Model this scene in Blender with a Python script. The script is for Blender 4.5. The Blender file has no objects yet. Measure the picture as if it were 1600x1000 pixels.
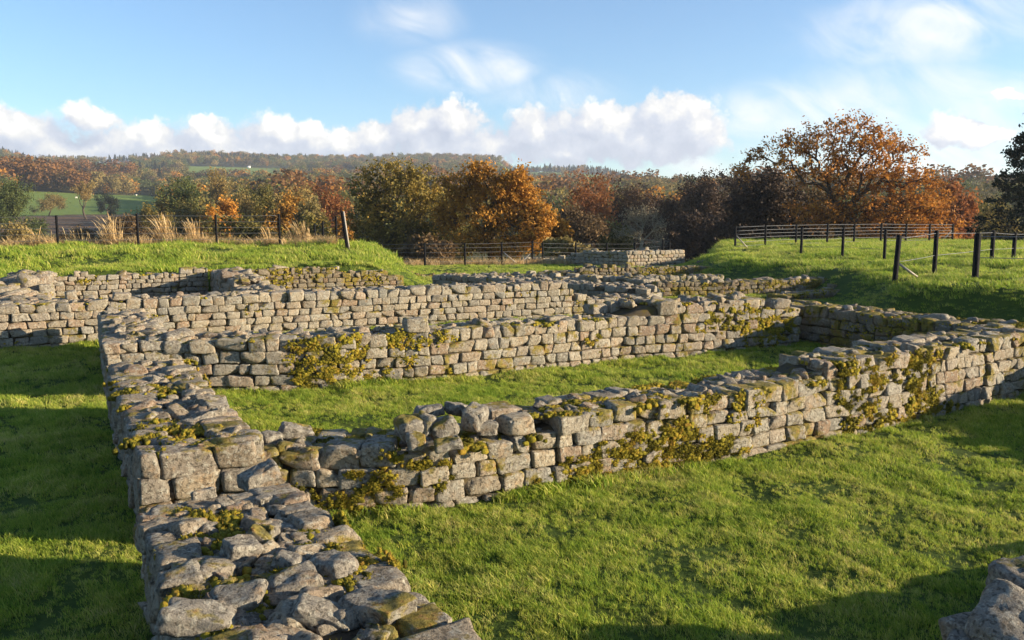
import bpy, math, random
import numpy as np
from mathutils import Vector

SC = bpy.context.scene
COL = SC.collection
R = math.radians
D = bpy.data

# ------------------------------------------------------------------ camera, sky, sun, exposure
CAM_H, PITCH, FPX = 2.6, math.atan(160 / 1290), 1290.0
cam = D.objects.new("camera", D.cameras.new("camera"))
COL.objects.link(cam)
cam.location = (0, 0, CAM_H)
cam.rotation_euler = (math.pi / 2 - PITCH, 0, 0)
cam.data.sensor_width = 36
cam.data.lens = 36 * FPX / 1600
cam.data.clip_start, cam.data.clip_end = 0.05, 20000
SC.camera = cam

SUN_AZ, SUN_EL = 96.0, 12.8          # degrees clockwise from the view direction, and above the horizon
SKY_STRENGTH = 0.088
SUN_STRENGTH = 5.0
vs = SC.view_settings
vs.view_transform, vs.look, vs.gamma, vs.use_curve_mapping = 'Standard', 'None', 1, False
vs.exposure = 1.48

sun = D.objects.new("sun", D.lights.new("sun", 'SUN'))
COL.objects.link(sun)
sun.data.energy, sun.data.angle, sun.data.color = SUN_STRENGTH, R(0.5), (1.0, 0.85, 0.63)
sd = Vector((math.sin(R(SUN_AZ)) * math.cos(R(SUN_EL)), math.cos(R(SUN_AZ)) * math.cos(R(SUN_EL)), math.sin(R(SUN_EL))))
sun.rotation_euler = sd.to_track_quat('Z', 'Y').to_euler()
sun.location = sd * 60


def ray(px, py):
    u, v = (px - 800) / FPX, (500 - py) / FPX
    s, c = math.sin(PITCH), math.cos(PITCH)
    return np.array([u, c + v * s, -s + v * c])


def at_z(px, py, z=0.0):             # the point of the horizontal plane z seen at a place in the photograph
    d = ray(px, py)
    return np.array([0, 0, CAM_H]) + d * ((z - CAM_H) / d[2])


def at_d(px, py, y):                 # the point at distance y seen at a place in the photograph
    d = ray(px, py)
    return np.array([0, 0, CAM_H]) + d * (y / d[1])


def azel(px, py):
    d = ray(px, py)
    return math.degrees(math.atan2(d[0], d[1])), math.degrees(math.asin(d[2] / np.linalg.norm(d)))


class NT:                            # small helper to write node trees
    def __init__(self, tree):
        self.t = tree
        tree.nodes.clear()

    def n(self, typ, ins=None, **props):
        nd = self.t.nodes.new(typ)
        for k, v in props.items():
            setattr(nd, k, v)
        for k, v in (ins or {}).items():
            sock = nd.inputs[k]
            if isinstance(v, bpy.types.NodeSocket):
                self.t.links.new(v, sock)
            else:
                sock.default_value = v
        return nd

    def math(self, op, a, b=0.0, c=None, clamp=False):
        ins = {0: a, 1: b}
        if c is not None:
            ins[2] = c
        return self.n('ShaderNodeMath', ins, operation=op, use_clamp=clamp).outputs[0]

    def vmath(self, op, a, b=(0, 0, 0), out=0):
        return self.n('ShaderNodeVectorMath', {0: a, 1: b}, operation=op).outputs[out]

    def ramp(self, fac, stops, interp='LINEAR'):
        nd = self.n('ShaderNodeValToRGB', {0: fac})
        cr = nd.color_ramp
        cr.interpolation = interp
        while len(cr.elements) < len(stops):
            cr.elements.new(0.5)
        for e, (p, c) in zip(cr.elements, stops):
            e.position = p
            e.color = (c[0], c[1], c[2], 1) if len(c) == 3 else c
        return nd.outputs[0]

    def mix(self, fac, a, b, blend='MIX'):
        nd = self.n('ShaderNodeMix', data_type='RGBA', blend_type=blend)
        for i, v in ((0, fac), (6, a), (7, b)):
            if isinstance(v, bpy.types.NodeSocket):
                self.t.links.new(v, nd.inputs[i])
            else:
                nd.inputs[i].default_value = v if i == 0 else (v[0], v[1], v[2], 1)
        return nd.outputs[2]

    def noise(self, vec, scale, detail=4, rough=0.55, out='Fac', dist=0.0):
        return self.n('ShaderNodeTexNoise', {'Vector': vec, 'Scale': scale, 'Detail': detail, 'Roughness': rough, 'Distortion': dist}).outputs[out]

    def sstep(self, x, a, b):
        return self.n('ShaderNodeMapRange', {0: x, 1: a, 2: b, 3: 0.0, 4: 1.0}, interpolation_type='SMOOTHSTEP').outputs[0]


def build_world():
    w = D.worlds.new("World")
    SC.world = w
    w.use_nodes = True
    k = NT(w.node_tree)
    sky = k.n('ShaderNodeTexSky', sky_type='NISHITA', sun_disc=False, sun_elevation=R(SUN_EL), sun_rotation=R(SUN_AZ),
              air_density=1.0, dust_density=0.12, ozone_density=4.0)
    tc = k.n('ShaderNodeTexCoord')
    sep = k.n('ShaderNodeSeparateXYZ', {0: tc.outputs['Generated']})
    az = k.math('MULTIPLY', k.math('ARCTAN2', sep.outputs[0], sep.outputs[1]), 57.29578)
    el = k.math('MULTIPLY', k.math('ARCSINE', sep.outputs[2]), 57.29578)
    p0 = k.n('ShaderNodeCombineXYZ', {0: az, 1: el}).outputs[0]
    # cumulus: heaps given as direction and half-size in degrees, broken up by noise
    heaps = [(15, 197, 85, 44), (150, 190, 62, 28), (95, 230, 170, 44), (230, 216, 90, 40), (330, 210, 75, 38), (440, 210, 105, 40),
             (380, 235, 210, 46), (250, 240, 160, 40), (540, 230, 90, 44), (600, 212, 65, 44), (650, 200, 66, 48), (712, 190, 76, 52), (690, 230, 150, 54),
             (775, 225, 85, 48), (845, 202, 76, 52), (912, 190, 72, 50), (965, 205, 84, 56), (1042, 184, 70, 62), (1092, 198, 56, 64),
             (1010, 222, 150, 46), (900, 230, 150, 44), (1482, 204, 42, 30), (1530, 214, 72, 22), (1572, 154, 34, 9),
             (-120, 200, 90, 40), (-300, 215, 120, 40), (1720, 215, 90, 26), (1950, 205, 130, 38)]
    g = D.node_groups.new('heaped_cloud', 'ShaderNodeTree')
    g.interface.new_socket('P', in_out='INPUT', socket_type='NodeSocketVector')
    g.interface.new_socket('F', in_out='OUTPUT', socket_type='NodeSocketFloat')
    q = NT(g)
    gi, go = q.n('NodeGroupInput'), q.n('NodeGroupOutput')
    P = gi.outputs[0]
    nz = q.noise(P, 0.55, 7, 0.58, 'Color')
    wob = q.vmath('SCALE', q.vmath('SUBTRACT', nz, (0.5, 0.5, 0.5)))
    wob.node.inputs[3].default_value = 2.5
    bil = q.n('ShaderNodeTexVoronoi', {'Vector': q.vmath('ADD', P, wob), 'Scale': 0.75, 'Detail': 2.0, 'Roughness': 0.5}, feature='F1').outputs['Distance']
    PW = q.vmath('ADD', P, wob)
    f = None
    for (x, y, rx, ry) in heaps:
        a, e = azel(x, y)
        kx = FPX / 57.29578 / max(rx, 1)
        ky = FPX / 57.29578 / max(ry, 1)
        dv = q.vmath('MULTIPLY', q.vmath('SUBTRACT', PW, (a, e, 0)), (kx, ky, 0))
        b = q.math('SUBTRACT', 1.0, q.vmath('LENGTH', dv, out=1))
        f = b if f is None else q.math('SMOOTH_MAX', f, b, 0.25)
    f = q.math('ADD', f, q.math('MULTIPLY', q.math('SUBTRACT', 0.45, bil), 0.36))
    g.links.new(f, go.inputs[0])
    def heap(vec):
        nd = k.n('ShaderNodeGroup')
        nd.node_tree = g
        k.t.links.new(vec, nd.inputs[0])
        return nd.outputs[0]
    f0 = heap(p0)
    f1 = heap(k.vmath('ADD', p0, (0.9, 1.3, 0)))
    alpha = k.math('MULTIPLY', k.sstep(f0, 0.02, 0.34), 0.95)
    lit = k.math('ADD', 0.27, k.math('MULTIPLY', k.math('SUBTRACT', f0, f1), 0.95), clamp=True)
    fine = k.noise(p0, 1.3, 6, 0.6)
    lit = k.math('ADD', lit, k.math('MULTIPLY', k.math('SUBTRACT', fine, 0.5), 0.35), clamp=True)
    ccol = k.ramp(lit, [(0.0, (2.3, 2.5, 3.05)), (0.45, (2.95, 3.1, 3.55)), (0.80, (4.1, 4.0, 3.9)), (1.0, (5.0, 4.85, 4.6))])
    # thin high wisps
    wis = None
    for (x, y, rx, ry, s) in [(735, 108, 150, 50, .85), (640, 30, 110, 60, .5), (1460, 40, 230, 80, .75), (1230, 175, 190, 60, .8), (1400, 150, 260, 80, .6),
                              (860, 150, 160, 50, .5), (1560, 190, 200, 90, .7), (1150, 255, 160, 40, .7), (1450, 250, 260, 60, .8), (60, 262, 120, 20, .6), (1750, 120, 200, 120, .7)]:
        a, e = azel(x, y)
        dv = k.vmath('MULTIPLY', k.vmath('SUBTRACT', p0, (a, e, 0)), (FPX / 57.3 / rx, FPX / 57.3 / ry, 0))
        b = k.math('MULTIPLY', k.math('SUBTRACT', 1.0, k.vmath('LENGTH', dv, out=1), clamp=True), s)
        wis = b if wis is None else k.math('MAXIMUM', wis, b)
    stv = k.vmath('MULTIPLY', k.n('ShaderNodeVectorRotate', {0: p0, 'Angle': R(28)}, rotation_type='Z_AXIS').outputs[0], (0.17, 0.36, 1))
    stn = k.noise(stv, 1.0, 6, 0.55, dist=0.8)
    wis = k.math('MULTIPLY', k.sstep(wis, 0.0, 0.6), k.sstep(stn, 0.26, 0.78))
    skyc = k.mix(k.math('ADD', k.math('MULTIPLY', wis, 0.9), 0.04), sky.outputs[0], (4.5, 4.5, 4.5))
    colr = k.mix(alpha, skyc, ccol)
    bg = k.n('ShaderNodeBackground', {0: colr, 1: SKY_STRENGTH})
    out = k.n('ShaderNodeOutputWorld', {0: bg.outputs[0]})
    try:
        w.cycles.sampling_method = 'MANUAL'
        w.cycles.sample_map_resolution = 1024
    except Exception:
        pass


build_world()

# ------------------------------------------------------------------ numpy helpers
M32 = np.uint64(0xFFFFFFFF)


def _hash(ix, iy, iz, seed):
    h = (ix.astype(np.int64) * 374761393 + iy.astype(np.int64) * 668265263 + iz.astype(np.int64) * 2147483647 + seed * 974634777).astype(np.uint64) & M32
    h = ((h ^ (h >> np.uint64(13))) * np.uint64(1274126177)) & M32
    h = ((h ^ (h >> np.uint64(16))) * np.uint64(2246822519)) & M32
    h = h ^ (h >> np.uint64(15))
    return h.astype(np.float64) / 4294967295.0


def vnoise(p, seed=0):               # value noise in [-1, 1]
    p = np.asarray(p, float)
    i = np.floor(p).astype(np.int64)
    f = p - i
    f = f * f * (3 - 2 * f)
    x, y, z = i[..., 0], i[..., 1], i[..., 2]
    fx, fy, fz = f[..., 0], f[..., 1], f[..., 2]
    r = 0
    for dx in (0, 1):
        for dy in (0, 1):
            for dz in (0, 1):
                w = (fx if dx else 1 - fx) * (fy if dy else 1 - fy) * (fz if dz else 1 - fz)
                r = r + w * _hash(x + dx, y + dy, z + dz, seed)
    return r * 2 - 1


def fbm(p, octv=3, seed=0, gain=0.5):
    a, s, t = 1.0, 0.0, 0.0
    p = np.asarray(p, float)
    for o in range(octv):
        s = s + a * vnoise(p * (2.03 ** o) + o * 17.7, seed + o)
        t += a
        a *= gain
    return s / t


def ss(a, b, x):
    t = np.clip((np.asarray(x, float) - a) / (b - a), 0, 1)
    return t * t * (3 - 2 * t)


def mesh_obj(name, verts, faces, mat, parent=None, smooth=True, origin=None, colors=None, link=True):
    """faces: list of int arrays (n,3) or (n,4)"""
    verts = np.asarray(verts, float)
    if origin is not None:
        verts = verts - np.asarray(origin, float)
    me = D.meshes.new(name)
    faces = [np.asarray(f, np.int64) for f in faces if len(f)]
    loops = np.concatenate([f.ravel() for f in faces])
    sizes = np.concatenate([np.full(len(f), f.shape[1]) for f in faces])
    starts = np.concatenate([[0], np.cumsum(sizes)[:-1]])
    me.vertices.add(len(verts))
    me.vertices.foreach_set('co', verts.ravel())
    me.loops.add(len(loops))
    me.loops.foreach_set('vertex_index', loops)
    me.polygons.add(len(sizes))
    me.polygons.foreach_set('loop_start', starts)
    if smooth:
        me.polygons.foreach_set('use_smooth', np.ones(len(sizes), bool))
    if colors is not None:
        at = me.color_attributes.new('Col', 'FLOAT_COLOR', 'POINT')
        c = np.ones((len(verts), 4))
        c[:, :3] = colors
        at.data.foreach_set('color', c.ravel())
    me.update()
    me.validate()
    if mat is not None:
        me.materials.append(mat)
    o = D.objects.new(name, me)
    if link:
        COL.objects.link(o)
    if parent is not None:
        o.parent = parent
    elif origin is not None:
        o.location = origin
    return o


def tag(o, label, cat, group=None, kind=None):
    o['label'], o['category'] = label, cat
    if group:
        o['group'] = group
    if kind:
        o['kind'] = kind
    return o


def thing(name, label, cat, loc=(0, 0, 0), rz=0.0, group=None):
    o = D.objects.new(name, None)
    COL.objects.link(o)
    o.location, o.rotation_euler = loc, (0, 0, rz)
    o.empty_display_size = 0.2
    return tag(o, label, cat, group, 'thing')


def struct(o, kind='structure'):
    o['kind'] = kind
    return o


def box_v(c, h, A=None):
    s = np.array([[-1, -1, -1], [1, -1, -1], [1, 1, -1], [-1, 1, -1], [-1, -1, 1], [1, -1, 1], [1, 1, 1], [-1, 1, 1]], float) * np.asarray(h)
    if A is not None:
        s = s @ np.asarray(A).T
    return s + np.asarray(c)


BOXF = np.array([[0, 3, 2, 1], [4, 5, 6, 7], [0, 1, 5, 4], [1, 2, 6, 5], [2, 3, 7, 6], [3, 0, 4, 7]])


def tube(path, rad, k=6):
    """open tube round a polyline, capped"""
    path = np.asarray(path, float)
    n = len(path)
    rad = np.broadcast_to(rad, n)
    V, F = [], []
    tan = np.gradient(path, axis=0)
    tan /= np.linalg.norm(tan, axis=1)[:, None] + 1e-9
    up = np.array([0.0, 0, 1])
    for i in range(n):
        t = tan[i]
        a = np.cross(t, up if abs(t[2]) < .9 else np.array([1.0, 0, 0]))
        a /= np.linalg.norm(a)
        b = np.cross(a, t)
        ang = np.arange(k) / k * 2 * np.pi
        V.append(path[i] + rad[i] * (np.cos(ang)[:, None] * a + np.sin(ang)[:, None] * b))
    for i in range(n - 1):
        for j in range(k):
            F.append([i * k + j, i * k + (j + 1) % k, (i + 1) * k + (j + 1) % k, (i + 1) * k + j])
    V = np.concatenate(V)
    V = np.vstack([V, path[0], path[-1]])
    T = [[n * k, (j + 1) % k, j] for j in range(k)] + [[n * k + 1, (n - 1) * k + j, (n - 1) * k + (j + 1) % k] for j in range(k)]
    return V, np.array(F), np.array(T)


def join(parts):
    """[(V, [F...])...] -> V, [F...]"""
    V, F, o = [], [], 0
    for v, fs in parts:
        V.append(v)
        for f in fs:
            F.append(np.asarray(f) + o)
        o += len(v)
    q = [f for f in F if f.shape[1] == 4]
    t = [f for f in F if f.shape[1] == 3]
    out = []
    if q:
        out.append(np.concatenate(q))
    if t:
        out.append(np.concatenate(t))
    return np.concatenate(V), out


def cubesphere(n):
    t = np.sin(np.linspace(-1, 1, n + 1) * math.pi / 2 * 0.86) / math.sin(math.pi / 2 * 0.86)
    idx, V, F = {}, [], []

    def vid(p):
        key = tuple(np.round(p, 5))
        if key not in idx:
            idx[key] = len(V)
            V.append(p)
        return idx[key]
    for ax in range(3):
        for sg in (-1, 1):
            for i in range(n):
                for j in range(n):
                    qd = []
                    for (a, b) in ((i, j), (i + 1, j), (i + 1, j + 1), (i, j + 1)):
                        p = [0, 0, 0]
                        p[ax], p[(ax + 1) % 3], p[(ax + 2) % 3] = sg, t[a], t[b]
                        qd.append(vid(p))
                    F.append(qd if sg > 0 else qd[::-1])
    return np.array(V, float), np.array(F)


_CS = {}


def stones(C, H, A, seed, n=6, rr=0.29, warp=0.10, rough=0.15, fine=0.085, ball=False, chips=1.0):
    """a batch of rough blocks: centres (S,3), half sizes (S,3), axes (S,3,3 rows)"""
    if n not in _CS:
        _CS[n] = cubesphere(n)
    c, F = _CS[n]
    g = np.random.default_rng(seed)
    C, H, A = np.asarray(C, float), np.asarray(H, float), np.asarray(A, float)
    S = len(C)
    r = H.min(1) * rr * g.uniform(0.55, 1.45, S)
    r = np.minimum(r, H.min(1) * 0.95)
    q = c[None] * H[:, None]
    lim = H[:, None] - r[:, None, None]
    inn = np.clip(q, -lim, lim)
    if ball:
        un = c / np.linalg.norm(c, axis=1)[:, None]
        inn = un[None] * H[:, None] * .6
        q = un[None] * H[:, None]
        r = 0 * r
        p_ball = q
    d = q - inn
    d /= np.linalg.norm(d, axis=2)[..., None] + 1e-9
    p = p_ball if ball else inn + d * r[:, None, None]
    cc = np.stack([c[:, 1] * c[:, 2], c[:, 2] * c[:, 0], c[:, 0] * c[:, 1]], 1)
    w = g.uniform(-1, 1, (S, 3, 3))
    p = p + warp * H[:, None] * np.einsum('vk,skj->svj', cc * .8, w)
    if not ball:                     # every face dressed at its own slight tilt, one corner knocked off
        tl = g.uniform(-.16, .16, (S, 3, 2)) * chips
        for a in range(3):
            b1, b2 = (a + 1) % 3, (a + 2) % 3
            p[:, :, a] += np.abs(c[None, :, a]) ** 3 * H[:, None, a] * (c[None, :, b1] * tl[:, None, a, 0] + c[None, :, b2] * tl[:, None, a, 1]) * .6
        cor = g.choice([-1, 1], (S, 3)) * np.array([1, 1, 1])
        dt = (c[None] * cor[:, None]).sum(2) / 3
        chip = np.clip(dt - g.uniform(.5, .95, (S, 1)), 0, 1) * 1.6
        p = p - chip[..., None] * cor[:, None] * H[:, None] * .55 * chips
    sz = np.cbrt(H.prod(1))
    off = g.uniform(0, 200, (S, 1, 3))
    n1 = fbm(p / (sz[:, None, None] * 1.1) + off, 2, 3)
    n2 = fbm(p / (sz[:, None, None] * 0.35) + off, 2, 9)
    p = p + d * ((n1 * rough + n2 * fine) * sz[:, None])[..., None]
    W = C[:, None] + np.einsum('svj,sjk->svk', p, A)
    nv = len(c)
    if np.linalg.det(A[0]) < 0:
        F = F[:, ::-1]
    FF = (F[None] + (np.arange(S) * nv)[:, None, None]).reshape(-1, 4)
    return W.reshape(-1, 3), FF


def axes(dirs, up=(0, 0, 1), jit=0.0, g=None):
    """frames (rows along, outward, up) for directions (S,3)"""
    dirs = np.asarray(dirs, float)
    dirs = dirs / np.linalg.norm(dirs, axis=1)[:, None]
    u = np.tile(np.array(up, float), (len(dirs), 1))
    if jit and g is not None:
        u = u + g.normal(0, jit, u.shape)
        dirs = dirs + g.normal(0, jit, dirs.shape)
        dirs /= np.linalg.norm(dirs, axis=1)[:, None]
    o = np.cross(dirs, u)
    o /= np.linalg.norm(o, axis=1)[:, None]
    u = np.cross(o, dirs)
    return np.stack([dirs, o, u], 1)


# ------------------------------------------------------------------ materials
def mat_new(name):
    m = D.materials.new(name)
    m.use_nodes = True
    return m, NT(m.node_tree)


def finish(k, col, rough=0.9, bump=None, bstr=0.4, bdist=0.02, spec=0.25, trans=0.0):
    ins = {'Base Color': col, 'Roughness': rough, 'Specular IOR Level': spec}
    b = k.n('ShaderNodeBsdfPrincipled')
    for kk, v in ins.items():
        if isinstance(v, bpy.types.NodeSocket):
            k.t.links.new(v, b.inputs[kk])
        elif kk == 'Base Color':
            b.inputs[kk].default_value = (v[0], v[1], v[2], 1)
        else:
            b.inputs[kk].default_value = v
    if bump is not None:
        bp = k.n('ShaderNodeBump', {'Height': bump, 'Strength': bstr, 'Distance': bdist})
        k.t.links.new(bp.outputs[0], b.inputs['Normal'])
    sh = b.outputs[0]
    if trans:
        t = k.n('ShaderNodeBsdfTranslucent')
        if isinstance(col, bpy.types.NodeSocket):
            k.t.links.new(col, t.inputs[0])
        else:
            t.inputs[0].default_value = (col[0], col[1], col[2], 1)
        mx = k.n('ShaderNodeMixShader', {0: trans, 1: sh, 2: t.outputs[0]})
        sh = mx.outputs[0]
    k.n('ShaderNodeOutputMaterial', {0: sh})


def stone_mat(name, moss=0.3, tint=(1, 1, 1), lich=0.5):
    m, k = mat_new(name)
    geo = k.n('ShaderNodeNewGeometry')
    P = geo.outputs['Position']
    rnd = geo.outputs['Random Per Island']
    base = k.ramp(rnd, [(0.0, (0.25, 0.20, 0.14)), (0.18, (0.31, 0.255, 0.18)), (0.36, (0.24, 0.215, 0.175)), (0.52, (0.33, 0.265, 0.18)), (0.66, (0.22, 0.19, 0.15)),
                        (0.80, (0.30, 0.235, 0.165)), (0.92, (0.27, 0.185, 0.12)), (1.0, (0.30, 0.27, 0.21))])
    n_big = k.noise(P, 5.5, 5, 0.62)
    n_mid = k.noise(P, 21.0, 6, 0.65)
    n_fin = k.noise(P, 95.0, 5, 0.7)
    c = k.mix(k.math('MULTIPLY', k.sstep(n_big, 0.54, 0.70), 0.8), base, (0.33, 0.225, 0.13))                      # ochre iron stain
    lic = k.math('MULTIPLY', k.sstep(n_mid, 0.50, 0.62), lich)
    c = k.mix(lic, c, (0.43, 0.405, 0.325))                                               # pale lichen
    vor = k.n('ShaderNodeTexVoronoi', {'Vector': P, 'Scale': 16.0}, feature='F1').outputs['Distance']
    spots = k.math('MULTIPLY', k.math('SUBTRACT', 1.0, k.sstep(vor, 0.12, 0.3)), k.sstep(k.noise(P, 3.1, 3), 0.5, 0.62))
    c = k.mix(k.math('MULTIPLY', spots, 0.6), c, (0.45, 0.42, 0.34))
    dk = k.sstep(k.noise(P, 33.0, 6, 0.7), 0.52, 0.66)
    c = k.mix(k.math('MULTIPLY', dk, 0.62), c, (0.085, 0.075, 0.062))                     # pits and weathering
    c = k.mix(1.0, c, k.ramp(n_fin, [(0.25, (0.55, 0.55, 0.55)), (0.5, (1, 1, 1)), (0.8, (1.22, 1.2, 1.16))]), 'MULTIPLY')
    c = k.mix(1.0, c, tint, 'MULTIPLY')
    if moss:
        nz = k.n('ShaderNodeSeparateXYZ', {0: geo.outputs['Normal']}).outputs[2]
        ms = k.math('ADD', k.noise(P, 2.3, 5, 0.65), k.math('MULTIPLY', nz, 0.07))
        msk = k.sstep(ms, 0.63 - 0.12 * moss, 0.71 - 0.12 * moss)
        mc = k.ramp(k.noise(P, 14, 4), [(0.3, (0.06, 0.055, 0.010)), (0.45, (0.16, 0.13, 0.02)), (0.56, (0.24, 0.18, 0.025)), (0.68, (0.22, 0.115, 0.025))])
        c = k.mix(k.math('MULTIPLY', msk, 0.85), c, mc)
    h = k.math('ADD', k.math('MULTIPLY', n_mid, 0.6), k.math('ADD', k.math('MULTIPLY', n_fin, 0.35), k.math('MULTIPLY', dk, -0.35)))
    finish(k, c, 0.93, h, 1.0, 0.035, 0.12)
    return m


def core_mat():
    m, k = mat_new("earthy_core")
    P = k.n('ShaderNodeNewGeometry').outputs['Position']
    n1 = k.noise(P, 6, 5, 0.65)
    c = k.ramp(n1, [(0.3, (0.045, 0.035, 0.025)), (0.5, (0.10, 0.078, 0.05)), (0.62, (0.12, 0.085, 0.03)), (0.75, (0.10, 0.10, 0.022))])
    n2 = k.noise(P, 60, 5, 0.7)
    finish(k, c, 0.97, n2, 0.9, 0.03, 0.1)
    return m


def moss_mat(name, stops):
    m, k = mat_new(name)
    geo = k.n('ShaderNodeNewGeometry')
    P = geo.outputs['Position']
    f = k.math('ADD', k.math('MULTIPLY', k.noise(P, 4.0, 5, 0.6), 0.9), k.math('MULTIPLY', k.math('SUBTRACT', geo.outputs['Random Per Island'], 0.5), 0.28))
    c = k.ramp(f, stops)
    finish(k, c, 1.0, k.noise(P, 120, 4, 0.7), 1.0, 0.03, 0.1)
    return m


def leaf_mat(name, a, b, c3, trans=0.3, scale=0.35):
    m, k = mat_new(name)
    geo = k.n('ShaderNodeNewGeometry')
    tc = k.n('ShaderNodeTexCoord').outputs['Object']
    f = k.math('ADD', k.math('MULTIPLY', k.noise(tc, scale, 3, 0.6), 0.75), k.math('MULTIPLY', geo.outputs['Random Per Island'], 0.28))
    oi = k.n('ShaderNodeObjectInfo').outputs['Random']
    c = k.ramp(f, [(0.3, a), (0.52, b), (0.75, c3)])
    c = k.mix(1.0, c, k.ramp(oi, [(0, (0.8, 0.85, 0.9)), (1, (1.15, 1.08, 1.0))]), 'MULTIPLY')
    finish(k, c, 0.75, None, spec=0.2, trans=trans)
    return m


def simple_mat(name, col, rough=0.7, scale=30, var=0.3, bstr=0.3, spec=0.3):
    m, k = mat_new(name)
    P = k.n('ShaderNodeNewGeometry').outputs['Position']
    n = k.noise(P, scale, 5, 0.6)
    c = k.ramp(n, [(0.25, tuple(x * (1 - var) for x in col)), (0.75, tuple(x * (1 + var) for x in col))])
    finish(k, c, rough, n, bstr, 0.01, spec)
    return m


STONE = stone_mat("weathered_sandstone", 0.3, (1.0, 1.02, 1.04))
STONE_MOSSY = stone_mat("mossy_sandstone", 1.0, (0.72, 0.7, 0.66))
STONE_TOP = stone_mat("lichened_sandstone", 0.25, (0.88, 0.87, 0.87), 0.65)
STONE_PATCHY = stone_mat("patchy_mossed_sandstone", 0.62, (1.0, 1.02, 1.04))
CORE = core_mat()
MOSS = moss_mat("ochre_moss", [(0.25, (0.06, 0.055, 0.012)), (0.38, (0.18, 0.155, 0.02)), (0.50, (0.37, 0.30, 0.034)), (0.60, (0.42, 0.275, 0.036)), (0.70, (0.23, 0.13, 0.03)), (0.85, (0.25, 0.21, 0.04))])
WOOD = simple_mat("bark", (0.075, 0.058, 0.042), 0.95, 8, 0.4, 0.8, 0.1)
PALE_WOOD = simple_mat("pale_bark", (0.22, 0.20, 0.15), 0.95, 8, 0.3, 0.6, 0.1)
POST = simple_mat("black_painted_post", (0.008, 0.008, 0.009), 0.85, 25, 0.4, 0.2, 0.12)
POST_PALE = simple_mat("bleached_timber", (0.36, 0.31, 0.25), 0.8, 25, 0.3, 0.5, 0.2)
WIRE = simple_mat("fence_wire", (0.17, 0.17, 0.175), 0.7, 25, 0.3, 0.1, 0.3)

# ------------------------------------------------------------------ terrain
EDIR = np.array([0.894, 0.447])      # the long walls run this way (away to the right)
LB = np.array([(-2.5, 27.2), (-4.4, 28.8), (-9.4, 26.4), (-13.9, 24.1), (-11.4, 18.6), (-12.6, 15.6), (-40, 6), (-60, 40), (-45, 70), (-9, 62), (-5.2, 44), (-3.6, 34)])
LB_FRONT = np.array([(-3.0, 29.6), (-13.6, 24.3), (-10.4, 17.4)])
LB_RIGHT = np.array([(-2.5, 27.2), (-3.6, 34), (-5.2, 44), (-9, 62)])
RB = np.array([(12.6, 19.6), (10.6, 21.6), (11.6, 25), (11.6, 30.0), (10.6, 33.5), (9.8, 36), (10.3, 41), (12.6, 50), (16.5, 64), (60, 80), (80, 30), (40, 2), (21, 9), (16, 14)])


def polyline_dist(x, y, pl):
    best = np.full(np.shape(x), 1e9)
    for (ax, ay), (bx, by) in zip(pl[:-1], pl[1:]):
        dx, dy = bx - ax, by - ay
        t = np.clip(((x - ax) * dx + (y - ay) * dy) / (dx * dx + dy * dy), 0, 1)
        best = np.minimum(best, np.hypot(x - ax - t * dx, y - ay - t * dy))
    return best


def poly_sdf(x, y, pg):              # positive inside
    ins = np.zeros(np.shape(x), bool)
    n = len(pg)
    for i in range(n):
        (ax, ay), (bx, by) = pg[i], pg[(i + 1) % n]
        if ay == by:
            continue
        cnd = ((ay > y) != (by > y)) & (x < (bx - ax) * (y - ay) / (by - ay) + ax)
        ins ^= cnd
    d = polyline_dist(x, y, np.vstack([pg, pg[:1]]))
    return np.where(ins, d, -d)


SKYX = [-400, 0, 60, 110, 165, 230, 300, 450, 640, 780, 800, 860, 940, 1000, 1030, 1100, 1300, 1600, 2000]
SKYY = [252, 254, 268, 266, 264, 262, 255, 256, 253, 254, 270, 268, 272, 288, 296, 292, 300, 300, 300]


def gz(x, y):
    x, y = np.asarray(x, float), np.asarray(y, float)
    d = np.hypot(x, y)
    far = np.interp(d, [0, 46, 60, 100, 180, 250, 350, 500, 800, 1200, 1700, 2300, 3000], [0, 0, -1.6, -4.5, -5, .2, 3.1, 10.4, 31, 68, 118, 112, 100])
    px = 800 + FPX * np.tan(np.clip(np.arctan2(x, np.maximum(y, 1e-6)), -1.1, 1.1))
    sk = (340 - np.interp(px, SKYX, SKYY)) / 88.0
    far = np.where(d > 300, CAM_H + (far - CAM_H) * (1 + (sk - 1) * ss(400, 1100, d)), far)
    far = np.where(y < 0, np.minimum(far, 3), far)
    fade = 1 - ss(62, 80, d)
    lb = poly_sdf(x, y, LB)
    df = polyline_dist(x, y, LB_FRONT)
    dr = polyline_dist(x, y, LB_RIGHT)
    zl = np.where(lb > 0, ss(0, .35, lb) * (.95 + .50 * ss(0.2, 5.5, df) - 2.4 * ss(7.6, 15, df)) * ss(-.2, 2.6, dr), 0)
    zl = np.where(lb > 0, zl, 0)
    # grass slope that runs down past the right end of the back wall
    rb = poly_sdf(x, y, RB)
    zr = (.80 + .15 * ss(10, 15, x)) * ss(0, 1, (rb + 1.5 + 1.2 * ss(27, 34, y)) / (1.75 + 1.5 * ss(27, 34, y))) + .08 * ss(1, 9, rb)
    b = np.maximum(zl, zr)
    mk = np.clip(b / .9, 0, 1) * fade
    z = far * (1 - mk) + b * fade
    P = np.stack([x, y, np.zeros_like(x)], -1)
    near = 1 - ss(40, 70, d)
    z = z + near * (.022 * vnoise(P * 1.9, 3) + .035 * vnoise(P * .55, 5)) + near * .013 * vnoise(P * 4.3, 8)
    z = z + near * ss(.3, .9, b) * (.06 * vnoise(P * 1.3, 11) + .10 * vnoise(P * .42, 12))
    z = z + ss(90, 300, d) * vnoise(P * .012, 21) * np.minimum(d * .006, 4)
    return z


def g1(x, y):
    return float(gz(np.array([x]), np.array([y]))[0])


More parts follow.
